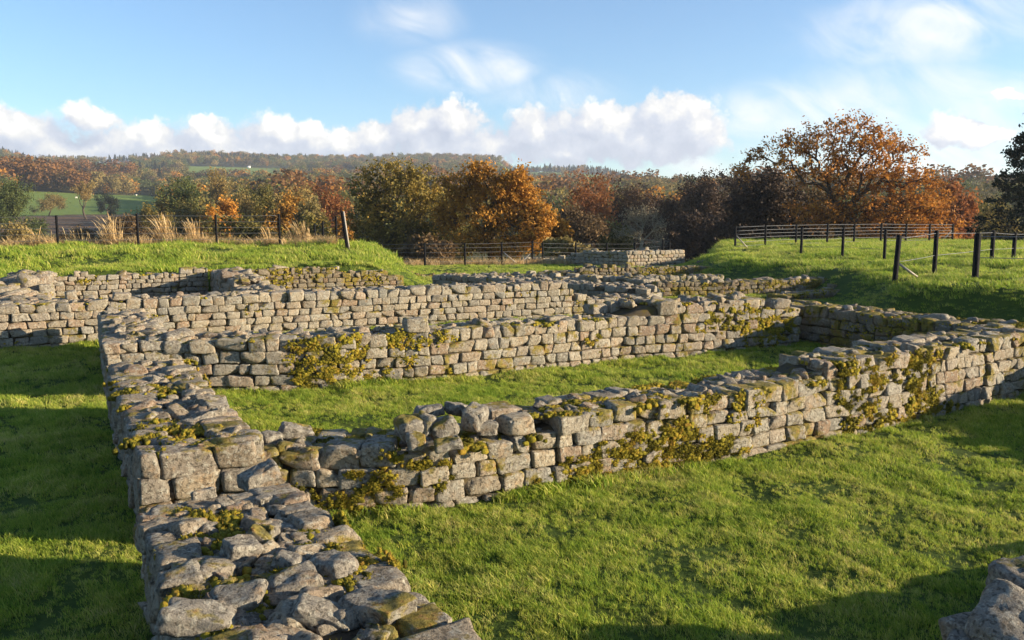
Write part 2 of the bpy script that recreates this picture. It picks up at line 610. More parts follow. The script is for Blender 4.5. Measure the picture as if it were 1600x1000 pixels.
def pasture_fields(x, y):
    """what grows where on the far slopes: 0 wood floor, 1 pasture, 2 plough"""
    d = np.hypot(x, y)
    px = 800 + FPX * np.tan(np.clip(np.arctan2(x, np.maximum(y, 1e-6)), -1.2, 1.2))
    vn = 14 * vnoise(np.stack([x * .01, y * .01, x * 0], -1), 61)
    d = d + vn
    k = np.zeros(np.shape(x), int)
    k = np.where((d > 395) & (d < 590) & (px > 30) & (px < 262), 1, k)
    k = np.where((d > 240) & (d < 390) & (px > -40) & (px < 200), 2, k)
    k = np.where((d > 1050) & (d < 1340) & (px > 290 + vn) & (px < 458), 1, k)
    k = np.where((d > 780) & (d < 980) & (px > 535) & (px < 600), 1, k)
    k = np.where((d > 1150) & (d < 1600) & (px > 775 + vn) & (px < 850), 1, k)
    k = np.where((d > 1250) & (d < 1650) & (px > 160) & (px < 215), 1, k)
    k = np.where((d > 820) & (d < 1000) & (px > 815) & (px < 870), 1, k)
    k = np.where((d > 1010 + vn) & (d < 1200) & (px > 465) & (px < 560), 1, k)
    q = np.stack([x, y, x * 0], -1)
    k = np.where((k == 0) & (d > 560) & (d < 1500) & (px > 215) & (fbm(q * .0075, 2, 51) < -.20), 1, k)
    return k


def build_ground():
    rs = np.concatenate([[0.0], np.geomspace(0.9, 3000, 470)])
    th = np.radians(np.concatenate([np.linspace(-44, 44, 480), np.linspace(44, 316, 74)[1:-1]]))
    nr, nt = len(rs), len(th)
    X = rs[:, None] * np.sin(th)[None]
    Y = rs[:, None] * np.cos(th)[None]
    Z = gz(X, Y)
    V = np.stack([X, Y, Z], -1).reshape(-1, 3)
    i, j = np.meshgrid(np.arange(nr - 1), np.arange(nt), indexing='ij')
    j2 = (j + 1) % nt
    F = np.stack([i * nt + j, (i + 1) * nt + j, (i + 1) * nt + j2, i * nt + j2], -1).reshape(-1, 4)[:, ::-1]
    k = pasture_fields(V[:, 0], V[:, 1])
    d = np.hypot(V[:, 0], V[:, 1])
    c = np.tile([0.05, 0.075, 0.013], (len(V), 1))
    c = np.where((d > 62)[:, None], np.array([0.075, 0.075, 0.03]), c)
    c = np.where((k == 1)[:, None], np.array([0.15, 0.21, 0.045]), c)
    c = np.where((k == 2)[:, None], np.array([0.13, 0.085, 0.055]), c)
    m, q = mat_new("turf")
    P = q.n('ShaderNodeNewGeometry').outputs['Position']
    at = q.n('ShaderNodeVertexColor', layer_name='Col').outputs[0]
    n1 = q.noise(P, 1.1, 5, 0.6)
    n2 = q.noise(P, 18, 5, 0.65)
    cc = q.mix(1.0, at, q.ramp(n1, [(0.3, (0.75, 0.8, 0.8)), (0.5, (1, 1, 1)), (0.7, (1.35, 1.15, 0.95))]), 'MULTIPLY')
    cc = q.mix(1.0, cc, q.ramp(n2, [(0.3, (0.6, 0.65, 0.6)), (0.7, (1.3, 1.25, 1.2))]), 'MULTIPLY')
    finish(q, cc, 0.95, n2, 0.6, 0.05, 0.1)
    struct(mesh_obj("ground", V, [F], m, colors=c))


build_ground()

# ------------------------------------------------------------------ ruined walls
FOOT = []                            # wall footprints, kept clear of grass


class Line:
    def __init__(self, pts, hs):
        self.p = np.asarray(pts, float)
        seg = np.diff(self.p, axis=0)
        L = np.hypot(seg[:, 0], seg[:, 1])
        self.s = np.concatenate([[0], np.cumsum(L)])
        self.L = self.s[-1]
        self.h = np.asarray(hs, float)

    def pos(self, s):
        return np.stack([np.interp(s, self.s, self.p[:, 0]), np.interp(s, self.s, self.p[:, 1])], -1)

    def dir(self, s):
        e = 0.35
        d = self.pos(np.minimum(np.asarray(s) + e, self.L)) - self.pos(np.maximum(np.asarray(s) - e, 0))
        return d / np.linalg.norm(d, axis=-1)[..., None]

    def height(self, s):
        return np.interp(s, self.s, self.h)


def wall(name, label, pts, hs, th, seed, course=(.15, .20), length=(.20, .42), n=6, back=True, ends=(True, True), moss=0.2, mossz=None,
         topmoss=0.15, rub=26, rubsize=(.04, .11), mat=None, fuzz=0, z0=0.0, hstep=None, group=None, topdep=(.24, .40), mossamt=1.0, rubn=None, headers=0.0, ragged=0.03):
    """pts: the front face on the ground, left to right seen from the front; hs: heights at those points; th: thickness"""
    mat = mat or STONE
    g = np.random.default_rng(seed)
    ln = Line(pts, hs)
    hmax = ln.h.max()
    C, H, A = [], [], []
    tops = []
    z = z0 - .10
    zs = [z]
    while z < hmax + .12:
        z += g.uniform(*course)
        zs.append(z)
    zq = np.array(zs)
    ok_h = zq[:-1] * .35 + zq[1:] * .65
    def hq(s):
        h = np.atleast_1d(ln.height(s))
        k = np.searchsorted(ok_h, h, side='right')
        return zq[np.clip(k, 0, len(zq) - 1)]
    def lay(face, off):
        for ci in range(len(zs) - 1):
            za, zb = zs[ci], zs[ci + 1]
            s = -g.uniform(0, .2)
            while s < ln.L:
                l = g.uniform(*length) * (1.25 if g.random() < .12 else 1) * (.72 if g.random() < .15 else 1)
                l = min(l, max(ln.L - s, .12))
                mid = s + l / 2
                a, b = max(s, 0), min(s + l, ln.L)
                s += l
                if b - a < .07:
                    continue
                mid = (a + b) / 2
                hh = float(ln.height(mid))
                if za * .35 + zb * .65 > hh + g.normal(0, ragged * .45):
                    continue
                istop = za * .35 + zb * .65 + (zb - za) > hh
                dep = g.uniform(*topdep) if istop else g.uniform(.22, .32)
                dep = min(dep, th * .48)
                p, d = ln.pos(mid), ln.dir(mid)
                nrm = np.array([d[1], -d[0]])
                o = off + (g.normal(0, .014) if not istop else g.normal(0, .022))
                ctr = p + nrm * (o - face * dep / 2) if face > 0 else p - nrm * (th + o - dep / 2)
                dz = (zb - za)
                zt = g.normal(0, .012) if istop else 0
                C.append((ctr[0], ctr[1], (za + zb) / 2 + zt))
                H.append(((b - a) / 2 - .005, dep / 2, dz / 2 - .004 + zt * .6 + (g.uniform(0, .02) if istop else 0)))
                A.append(d)
                if istop:
                    tops.append((ctr[0], ctr[1], zb))
    lay(1, 0.0)
    if back:
        lay(-1, 0.0)
    # end faces
    for e, on in ((0, ends[0]), (1, ends[1])):
        if not on:
            continue
        se = 0 if e == 0 else ln.L
        p, d = ln.pos(se), ln.dir(se)
        nrm = np.array([d[1], -d[0]])
        hh = float(ln.height(se))
        out = -d if e == 0 else d
        for ci in range(len(zs) - 1):
            za, zb = zs[ci], zs[ci + 1]
            if za * .35 + zb * .65 > hh:
                continue
            t = 0.02
            while t < th - .08:
                l = min(g.uniform(length[0] * .95, length[1] * 1.05), th - .02 - t)
                if th - t - l < .14:
                    l = th - .02 - t
                dep = g.uniform(.22, .34)
                ctr = p - nrm * (t + l / 2) + out * (g.normal(0, .014) - dep / 2 + .03)
                C.append((ctr[0], ctr[1], (za + zb) / 2))
                H.append((l / 2 - .006, dep / 2, (zb - za) / 2 - .003))
                A.append(-nrm if e == 0 else nrm)
                t += l
    A = axes(np.column_stack([np.array(A), np.zeros(len(A))]), jit=.022, g=g)
    V1, F1 = stones(C, H, A, seed + 1, n)
    org = np.array([ln.p[0][0], ln.p[0][1], z0])
    root = mesh_obj(name, V1, [F1], mat, origin=org)
    tag(root, label, 'ruined wall', group, 'thing')
    # core
    m = max(3, int(ln.L / .12))
    s = np.linspace(.06, ln.L - .06, m)
    p, d = ln.pos(s), ln.dir(s)
    nrm = np.stack([d[:, 1], -d[:, 0]], 1)
    hk = np.convolve(np.pad(hq(s), 2, mode='edge'), np.ones(5) / 5, 'valid') - .05
    k = 9
    tt = np.linspace(.062, th - .062, k)
    VV = []
    for t in tt:
        q = p - nrm * t
        hz = hk + .03 * fbm(np.column_stack([q * 5, np.zeros(m)]), 3, 4) - (.05 if (t == tt[0] or t == tt[-1]) else 0)
        VV.append(np.column_stack([q, hz]))
    top = np.stack(VV, 1)             # (m,k,3)
    lo = top[:, [0, -1]].copy()
    lo[..., 2] = z0 - .15
    full = np.concatenate([lo[:, :1], top, lo[:, 1:]], 1)
    kk = k + 2
    i, j = np.meshgrid(np.arange(m - 1), np.arange(kk - 1), indexing='ij')
    F = np.stack([i * kk + j, (i + 1) * kk + j, (i + 1) * kk + j + 1, i * kk + j + 1], -1).reshape(-1, 4)
    capA = [[0, a + 1, a] for a in range(1, kk - 1)]
    capB = [[(m - 1) * kk, (m - 1) * kk + a, (m - 1) * kk + a + 1] for a in range(1, kk - 1)]
    core = mesh_obj("earth_core", full.reshape(-1, 3) - org, [F, np.array(capA + capB)], CORE, root)
    # rubble bedded in the top
    nr = int(rub * ln.L * max(th - .3, .15))
    if nr > 3:
        s = g.uniform(.1, ln.L - .1, nr)
        t = g.uniform(.14, th - .14, nr) if th > .4 else g.uniform(.1, th - .1, nr)
        p, d = ln.pos(s), ln.dir(s)
        nrm = np.stack([d[:, 1], -d[:, 0]], 1)
        q = p - nrm * t[:, None]
        sz = g.uniform(rubsize[0], rubsize[1], nr) * np.where(g.random(nr) < .15, 1.5, 1)
        hz = hq(s) - .05 + g.uniform(-.1, .45, nr) * sz
        HH = np.column_stack([sz * g.uniform(.8, 1.9, nr), sz * g.uniform(.6, 1.1, nr), sz * g.uniform(.35, .75, nr)])
        ang = g.uniform(0, 6.28, nr)
        AA = axes(np.column_stack([np.cos(ang), np.sin(ang), g.normal(0, .18, nr)]), jit=.16, g=g)
        V2, F2 = stones(np.column_stack([q, hz]), HH, AA, seed + 2, rubn or max(4, n - 2), rr=.6, warp=.15, rough=.22, fine=.07)
        rb = mesh_obj("rubble_fill", V2 - org, [F2], STONE_TOP, root)
        struct(rb, 'stuff')
    # moss cushions on the face and the top
    C, H, A, Nn = [], [], [], []
    nm = int(ln.L * hmax * 95 * mossamt) if moss > 0 else 0
    if nm:
        s = g.uniform(.05, ln.L - .05, nm)
        zz = g.uniform(.03, 1, nm) * hq(s)
        fld = fbm(np.column_stack([s * .8, zz * 1.5, np.full(nm, seed * 3.1)]), 3, seed) + .07 * g.normal(0, 1, nm)
        if mossz is not None:
            fld = fld + np.array([mossz(a, b) for a, b in zip(s, zz)])
        thr = np.quantile(fld, 1 - moss)
        for a, b, f in zip(s, zz, fld):
            if f < thr:
                continue
            p, d = ln.pos(a), ln.dir(a)
            nrm = np.array([d[1], -d[0]])
            w = g.uniform(.025, .065) * (1.7 if g.random() < .2 else 1)
            ctr = p + nrm * g.uniform(-.012, .010)
            C.append((ctr[0], ctr[1], b))
            H.append((w * g.uniform(.9, 1.5), .008 + w * g.uniform(.12, .32), w * g.uniform(.5, .95)))
            A.append(d)
            Nn.append(nrm)
    nface = len(C)
    nt = int(ln.L * th * 40 * topmoss / .15 * .6)
    if topmoss > 0:
        s = g.uniform(.05, ln.L - .05, nt)
        t = g.uniform(.0, th, nt)
        fld = fbm(np.column_stack([s * 1.1, t * 1.1, np.full(nt, seed * 1.7)]), 3, seed + 5)
        thr = np.quantile(fld, .45)
        for a, b, f in zip(s, t, fld):
            if f < thr:
                continue
            p, d = ln.pos(a), ln.dir(a)
            nrm = np.array([d[1], -d[0]])
            ctr = p - nrm * b
            w = g.uniform(.04, .11)
            C.append((ctr[0], ctr[1], float(hq(a)[0]) - .035 + g.uniform(-.01, .02)))
            H.append((w * g.uniform(.8, 1.5), w, g.uniform(.018, .035)))
            A.append(d)
    if C:
        # each cushion is a huddle of small hummocks
        C, H, A0 = np.array(C), np.array(H), np.array(A)
        m_ = 20 if fuzz else 6
        al = np.column_stack([A0, np.zeros(len(A0))])
        nr_ = np.column_stack([A0[:, 1], -A0[:, 0], np.zeros(len(A0))])
        u = g.normal(0, .52, (len(C), m_))
        v = g.normal(0, .52, (len(C), m_))
        onface = np.arange(len(C)) < nface
        dome = np.clip(1 - (u * u + v * v) * .5, 0, 1)
        wide = np.where(onface, H[:, 2], H[:, 1])
        deep = np.where(onface, H[:, 1], H[:, 2])
        e3 = np.array([0, 0, 1.0])
        sec = np.where(onface[:, None], e3, nr_)
        out_ = np.where(onface[:, None], nr_, e3)
        CC = C[:, None] + al[:, None] * (u * H[:, :1])[..., None] + sec[:, None] * (v * wide[:, None])[..., None] + out_[:, None] * ((dome - .5) * deep[:, None] * .9)[..., None]
        rs_ = (wide[:, None] * g.uniform(.12, .34, (len(C), m_)) + .004)
        HH_ = np.stack([rs_ * 1.2, rs_ * .75, rs_ * .95], -1)
        C, H, A = CC.reshape(-1, 3), HH_.reshape(-1, 3), np.repeat(A0, m_, 0)
        A = axes(np.column_stack([np.array(A), np.zeros(len(A))]), jit=.12, g=g)
        V3, F3 = stones(C, H, A, seed + 3, 3, warp=0.06, rough=.34, fine=.22, ball=True)
        parts = [(V3, [F3])]
        if fuzz:
            idx = g.integers(0, len(V3), int(fuzz * .40) * len(C))
            b = V3[idx] + g.normal(0, .006, (len(idx), 3))
            cen = np.repeat(np.array(C), len(V3) // len(C), 0)[idx]
            o = b - cen
            o /= np.linalg.norm(o, axis=1)[:, None] + 1e-9
            o = o + g.normal(0, .45, o.shape) + np.array([0, 0, .25])
            o /= np.linalg.norm(o, axis=1)[:, None]
            sd_ = np.cross(o, g.normal(0, 1, o.shape))
            sd_ /= np.linalg.norm(sd_, axis=1)[:, None] + 1e-9
            ll = g.uniform(.010, .026, (len(idx), 1))
            tri = np.stack([b - sd_ * .003, b + sd_ * .003, b + o * ll], 1).reshape(-1, 3)
            parts.append((tri, [np.arange(len(tri)).reshape(-1, 3)]))
        Vm, Fm = join(parts)
        mo = mesh_obj("moss", Vm - org, Fm, MOSS, root)
        struct(mo, 'stuff')
    FOOT.append((ln, th))
    return root, ln


def inside_walls(x, y, pad=0.0):
    res = np.zeros(len(x), bool)
    for ln, th in FOOT:
        for (ax, ay), (bx, by) in zip(ln.p[:-1], ln.p[1:]):
            L = math.hypot(bx - ax, by - ay)
            ux, uy = (bx - ax) / L, (by - ay) / L
            s = (x - ax) * ux + (y - ay) * uy
            d = (x - ax) * (-uy) + (y - ay) * ux
            res |= (s > -.05 - pad) & (s < L + .05 + pad) & (d > -.01 - pad) & (d < th + pad)
    return res


def face(pix, z0=0.0):
    """front-face points from places on the photograph: (x, foot y, top y) -> ground points and heights"""
    pts, hs = [], []
    for (px, py, pt) in pix:
        p = at_z(px, py, z0)
        pts.append((p[0], p[1]))
        hs.append(at_d(px, pt, p[1])[2])
    return pts, hs


def along(a, b, xs):
    """the points of the plan line y = a + b x under the photograph columns xs"""
    out = []
    for px in xs:
        u = (px - 800) / FPX
        # ray direction in plan at the horizon row; pitch changes the forward share a little, so iterate
        X = a * u / (1 - b * u)
        for _ in range(6):
            Y = a + b * X
            d = ray(px, 340 + FPX * (CAM_H - .5) / Y)
            X = Y * d[0] / d[1]
        out.append((X, a + b * X))
    return out


def tops(pts, xs, ys):
    return [at_d(px, py, p[1])[2] for p, px, py in zip(pts, xs, ys)]


# the wall that runs away from the camera, in three lengths with a doorway between each
def SL(y):                            # its left edge
    return -1.58 - .53 * (y - 3.75)


near_pts = [(.98, 1.6), (-.29, 3.75), (SL(5.8) + 1.10, 5.8)]
wall("ruined_wall", "wide low wall of rough boulders running up from the bottom edge of the photo", near_pts, [.66, .70, .77], 1.06, 11, course=(.15, .18),
     length=(.18, .36), n=8, ends=(False, True), moss=.12, topmoss=.40, rub=90, rubsize=(.028, .07), topdep=(.2, .32), fuzz=26, rubn=8, mat=STONE_TOP, group=None)
mid_pts = [(SL(6.75) + 1.06, 6.72), (SL(8.1) + 1.04, 8.15), (SL(8.4) + 1.0, 8.45), (SL(10.75) + .98, 10.75)]
wall("ruined_wall", "middle length of the rubble topped wall ending in three big squared blocks", mid_pts, [.84, .82, .80, .74], .95, 12, course=(.2, .23), length=(.26, .42),
     n=7, ends=(True, True), moss=.10, topmoss=.22, rub=36, rubsize=(.04, .09), topdep=(.26, .42), fuzz=20, rubn=7, mat=STONE_TOP)
far_pts = [(SL(12.15) + .98, 12.15), (SL(16.2) + .98, 16.3)]
wall("ruined_wall", "short flat topped end of the wall meeting the long grey wall on the left", far_pts, [.82, .84], .92, 13, length=(.24, .42), n=6,
     ends=(True, False), moss=.06, topmoss=.05, rub=40, rubsize=(.05, .12))

# wall A: the long mossy wall across the middle
xs = [512, 620, 700, 840, 868, 900, 930, 1150, 1178, 1282, 1296, 1360, 1590, 1700]
by = [806, 803, 795, 770, 765, 760, 754, 717, 712, 688, 685, 674, 618, 598]
ty = [708, 702, 690, 662, 660, 628, 622, 580, 590, 578, 560, 560, 530, 520]
pA, hA = face(list(zip(xs, by, ty)))
hA = [.92 if px > 1290 else .80 if px > 890 else h for px, h in zip(xs, hA)]
pA = [(SL(6.75) + .62, 6.80)] + [(-2.25, 6.98)] + pA
hA = [.52, .50] + hA
A_root, A_line = wall("ruined_wall", "mossy sunlit wall of squared stones crossing the middle of the lawn", pA, hA, .82, 21, course=(.160, .171), length=(.19, .37), n=8, ends=(False, False),
                      moss=.30, topmoss=.28, rub=46, rubsize=(.035, .085), fuzz=34, rubn=6, mossamt=1.7, mat=STONE_PATCHY)

# wall B: the next one back, with big blocks along its crest
xs = [310, 420, 520, 575, 585, 680, 800, 900, 975, 1072, 1150, 1250]
by = [614, 612, 608, 603, 602, 596, 582, 571, 562, 556, 549, 541]
ty = [531, 530, 526, 522, 512, 508, 500, 493, 484, 478, 474, 472]
pB, hB = face(list(zip(xs, by, ty)))
pB = [(SL(12.15) + .7, 12.02)] + pB
hB = [.80] + hB
wall("ruined_wall", "second long wall behind the grass room, moss hanging over its left half", pB, hB, .85, 22, mat=STONE_PATCHY, course=(.165, .205), length=(.2, .40), n=7, ends=(False, False), moss=.26,
     mossz=lambda s, z: .5 * math.exp(-((s - 3.0) / 1.6) ** 2) + .35 * math.exp(-((s - 11.2) / .9) ** 2), topmoss=.14, rub=34, fuzz=16, mossamt=1.5)

# wall C: long pale grey wall
xC = [-130, 0, 225, 420, 625, 800, 884, 894]
pC = along(21.05, .5, xC)
wall("ruined_wall", "tallest long pale grey wall, crossing the left half of the photo", pC, tops(pC, xC, [474, 471, 462, 458, 453, 447, 444, 452]), .9, 23,
     course=(.15, .18), length=(.2, .40), n=6, ends=(True, True), moss=.07, topmoss=.03, rub=34, rubsize=(.04, .09), mossamt=.8)
xc2 = [897, 960, 1003]
pC2 = along(21.05, .5, xc2)
wall("ruined_wall", "low broken tail of the pale grey wall running on into shadow", pC2, tops(pC2, xc2, [462, 463, 464]), .9, 24, length=(.2, .4), n=5, ends=(False, True),
     moss=.15, topmoss=.12, rub=30)

# cross wall W, seen from its shaded side: walk it from far to near so that its front faces left
W0, W1, W2, W3 = np.array([3.3, 22.9]), np.array([5.9, 17.4]), np.array([9.2, 11.3]), np.array([10.9, 7.7])
wall("ruined_wall", "low shaded cross wall behind the right end of the second wall", [tuple(W0), tuple(W1 + (-.35, .6))], [.36, .66], .9, 25, n=5, moss=.15, topmoss=.12, rub=50, rubsize=(.03, .08),
     ends=(True, False))
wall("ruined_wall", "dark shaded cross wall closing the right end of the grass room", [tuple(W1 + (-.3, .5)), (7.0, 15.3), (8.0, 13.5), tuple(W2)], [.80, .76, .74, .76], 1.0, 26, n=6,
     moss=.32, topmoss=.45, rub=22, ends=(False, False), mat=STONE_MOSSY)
wall("ruined_wall", "shaded wall joining the mossy wall at the right edge of the photo", [tuple(W2 + (.35, -.7)), tuple(W3)], [1.18, 1.22], .9, 27, n=5, moss=.1, topmoss=.1, rub=20,
     ends=(False, True))
# wall M: its broken end is the boulder at the lower right, its shadow lies over the lawn
wall("ruined_wall", "shaded low wall end carrying the boulders at the bottom right corner", [(2.80, 3.46), (3.4, 3.78), (3.5, 3.83), (11.0, 7.8)], [.34, .36, .44, .44], .95, 28, course=(.2, .26), length=(.36, .6), n=9,
     ends=(True, False), moss=.12, topmoss=.12, rub=18, rubsize=(.08, .16), mat=STONE_TOP, topdep=(.35, .46))

# rooms at the far left
xE = [60, 85, 210, 288, 300, 326]
pE = along(30.2, .5, xE)
wall("ruined_wall", "back wall of the far left room, half in shadow under the grass bank", pE, tops(pE, xE, [429, 428, 426, 425, 418, 417]), .7, 31, course=(.13, .165), length=(.18, .34), n=5,
     ends=(False, False), back=False, moss=.04, topmoss=.05, rub=14)
xE2 = [330, 372, 470, 600, 606, 630]
pE2 = along(30.2, .5, xE2)
wall("ruined_wall", "mossy stepped wall below the grass bank left of centre", pE2, tops(pE2, xE2, [420, 424, 421, 421, 427, 433]), .7, 32, course=(.13, .165), length=(.17, .32), n=5,
     ends=(False, True), back=False, moss=.42, topmoss=.15, rub=14, mossamt=1.3, mat=STONE_MOSSY)
# side walls, walked from near to far so that their front faces right; and from far to near for a left face
wall("ruined_wall", "sunlit stepped side wall at the far left edge", [(-9.7, 17.2), (-11.1, 19.8), (-11.2, 20.0), (-13.0, 23.4)], [.92, .98, 1.10, 1.02], 1.1, 33, course=(.14, .18), length=(.22, .42), n=6,
     ends=(True, False), moss=.02, topmoss=.02, rub=40, rubsize=(.07, .16))
wall("ruined_wall", "stepped side wall dividing the two far left rooms", [(-9.35, 25.6), (-8.4, 23.6), (-6.6, 20.3), (-5.7, 18.4)], [1.05, .96, .88, .80], .9, 34, course=(.13, .17), length=(.2, .36), n=5,
     ends=(False, False), moss=.05, topmoss=.03, rub=40, rubsize=(.06, .14))

# walls in the middle distance
wall("ruined_wall", "rubble topped dark cross wall slanting through the middle distance", [tuple(at_d(676, 428, 29.5)[:2]), tuple(at_d(800, 434, 27.2)[:2]), tuple(at_d(1010, 455, 23.8)[:2])], [.62, .58, .50], .95, 35,
     course=(.14, .18), n=5, moss=.05, topmoss=.08, rub=40, rubsize=(.05, .11))
wall("ruined_wall", "narrow shaded wall top just behind the slanting rubble wall", [tuple(at_d(745, 424, 33.0)[:2]), tuple(at_d(900, 430, 30.0)[:2]), tuple(at_d(1005, 440, 27.5)[:2])], [.46, .48, .50], .8, 36,
     course=(.14, .18), n=4, moss=.1, topmoss=.06, rub=30)
p, h = face([(1010, 466, 447), (1040, 465, 444), (1200, 461, 440), (1310, 457, 437), (1352, 455, 432)])
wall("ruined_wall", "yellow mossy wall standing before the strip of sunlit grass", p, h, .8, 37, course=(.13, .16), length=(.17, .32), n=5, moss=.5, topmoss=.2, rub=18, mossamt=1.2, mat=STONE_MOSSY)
p, h = face([(905, 447, 433), (1010, 446, 432), (1130, 444, 431)])
wall("ruined_wall", "low strip of bright stones behind the yellow mossy wall", p, h, .7, 38, course=(.13, .16), length=(.17, .32), n=4, moss=.15, topmoss=.1, rub=18)
p, h = face([(835, 437, 427), (900, 437, 424), (914, 437, 417), (1010, 435, 415), (1110, 433, 415)])
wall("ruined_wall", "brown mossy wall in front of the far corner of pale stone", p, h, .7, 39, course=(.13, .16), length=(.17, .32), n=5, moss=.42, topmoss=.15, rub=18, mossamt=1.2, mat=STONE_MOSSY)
p, h = face([(1108, 424, 407), (1150, 420, 406), (1185, 417, 404)])
wall("ruined_wall", "short mossy wall end running into the shaded grass mound", p, h, .7, 40, course=(.13, .16), n=4, moss=.3, topmoss=.15, rub=14, mat=STONE_MOSSY)
hc = at_z(980, 418)
wall("ruined_wall", "lit face of the far corner beside the grass mound", [(hc[0], hc[1]), (hc[0] + 3.4, hc[1] + 1.9)], [at_d(980, 393, hc[1])[2], at_d(1065, 392, hc[1] + 1.9)[2]], .7, 41, course=(.16, .2), length=(.22, .4), n=4,
     moss=.03, topmoss=.02, rub=12)
wall("ruined_wall", "shaded wing of the far corner stepping down to the left", [(hc[0] - 5.6, hc[1] + 5.0), (hc[0] - 2.9, hc[1] + 2.6), (hc[0] - 2.8, hc[1] + 2.5), (hc[0] - 1.05, hc[1] + .95), (hc[0] - .02, hc[1] + .02)],
     [.20, .42, .74, .78, .86], .7, 42, course=(.16, .2), length=(.22, .4), n=4, moss=.03, topmoss=.02, rub=12, ends=(True, False))
p, h = face([(640, 434, 428), (680, 433, 427)])
wall("ruined_wall", "tiny low mossy wall at the foot of the grass bank", p, h, .5, 43, course=(.1, .14), length=(.15, .3), n=4, moss=.3, topmoss=.1, rub=14, mat=STONE_MOSSY)
# mossy stubs at the foot of the right bank
wall("ruined_wall", "mossy low wall end poking out of the shaded right bank", [tuple(at_z(1228, 473)[:2]), tuple(at_z(1300, 466)[:2]), tuple(at_z(1345, 462)[:2])], [.24, .30, .36], .7, 44, n=4, moss=.3, topmoss=.5, rub=14, mat=STONE_MOSSY)
wall("ruined_wall", "mossy stub of wall under the bank by the right edge", [tuple(at_z(1512, 494, .1)[:2]), tuple(at_z(1592, 489, .1)[:2]), tuple(at_z(1680, 484, .1)[:2])], [.44, .48, .4], .6, 45, n=4, moss=.3, topmoss=.6, rub=10, mat=STONE_MOSSY)


# ------------------------------------------------------------------ loose stones lying on the walls
def loose(px, py, z, half, rz, label, seed, tilt=.15, group=None, k=.8):
    half = tuple(np.array(half) * k)
    g = np.random.default_rng(seed)
    c = at_z(px, py, z)
    A = axes([[math.cos(rz), math.sin(rz), g.normal(0, tilt)]], jit=tilt, g=g)
    V, F = stones([c], [half], A, seed, 14, rr=.5, warp=.10, rough=.2, fine=.1, chips=.45)
    org = np.array([c[0], c[1], c[2] - half[2]])
    o = mesh_obj("loose_stone", V, [F], STONE_TOP, origin=org)
    tag(o, label, 'stone', group, 'thing')


lz = lambda half: .68 + half[2] * .35
for k, (px, py, half, rz, lab) in enumerate([
        (310, 968, (.20, .13, .075), .25, "big rounded boulder at the bottom left corner of the nearest wall"),
        (372, 938, (.15, .12, .06), .4, "flat brown stone just right of the big rounded boulder"),
        (458, 912, (.17, .11, .06), .15, "long tan slab in the middle of the nearest wall top"),
        (376, 862, (.12, .11, .08), .5, "upright brown block in the middle of the nearest wall top"),
        (452, 880, (.11, .08, .07), -.2, "grey knob of stone beside the long tan slab"),
        (520, 885, (.18, .12, .07), -.7, "dark purplish slab on the right edge of the nearest wall"),
        (590, 950, (.20, .13, .07), -.6, "broad grey slab on the right edge near the bottom of the photo"),
        (420, 832, (.09, .05, .06), -.5, "small pointed stone standing on the nearest wall top"),
        (280, 905, (.14, .10, .06), .3, "pale lichened stone on the left edge of the nearest wall"),
        (500, 960, (.16, .10, .06), .1, "low brown stone near the bottom edge beside the broad grey slab"),
        (318, 775, (.10, .05, .06), .5, "small pale wedge of stone behind the moss patch"),
        (405, 742, (.17, .11, .06), .7, "grey slab at the far right corner of the nearest wall")]):
    loose(px, py, lz(half), half, rz, lab, 300 + k)
for k, (px, py, half, rz, lab, dz) in enumerate([
        (640, 668, (.13, .12, .11), .6, "round grey stone heading the heap on the mossy wall", .06),
        (694, 668, (.12, .10, .09), .2, "grey stone in the heap right of the round one", .06),
        (742, 652, (.15, .11, .11), .9, "humped dark stone at the right end of the heap on the mossy wall", .08),
        (672, 642, (.14, .09, .05), .3, "thin flat stone lying across the back of the heap", .14),
        (716, 640, (.12, .09, .06), .7, "flat stone wedged behind the humped dark stone", .13),
        (650, 690, (.08, .07, .08), .5, "small mossy stone under the round grey one", 0),
        (700, 694, (.12, .07, .05), .2, "small flat stone at the front foot of the heap", 0),
        (668, 664, (.08, .07, .10), 1.1, "narrow upright stone squeezed into the middle of the heap", .08),
        (760, 668, (.10, .08, .06), .4, "pointed chip of stone at the right foot of the heap", .02),
        (462, 676, (.15, .10, .07), .3, "grey stone lying on the low mossy part of the wall beside the big squared blocks", -.06),
        (424, 684, (.10, .09, .06), .8, "mossy lump of stone right beside the big squared blocks", -.06),
        (800, 660, (.15, .10, .035), .5, "flat dark slab on the wall right of the heap", 0),
        (850, 652, (.14, .10, .035), .4, "flat grey slab beside the step in the mossy wall", .02)]):
    loose(px, py, .60 + dz + half[2] * .6, half, rz, lab, 340 + k, k=.98)
for k, (px, py, half, rz, lab, z) in enumerate([
        (1585, 985, (.24, .20, .12), .5, "big shaded boulder in the bottom right corner of the photo", .44),
        (1622, 915, (.22, .18, .11), .2, "second boulder just behind the big one in the bottom right corner", .48),
        (1512, 1010, (.12, .10, .07), .9, "small mossy stone under the left side of the big corner boulder", .34)]):
    loose(px, py, z, half, rz, lab, 370 + k, k=1.0)

# ------------------------------------------------------------------ grass: blades in tufts
SRC = D.collections.new("tuft_sources")      # never linked to the scene: only instanced


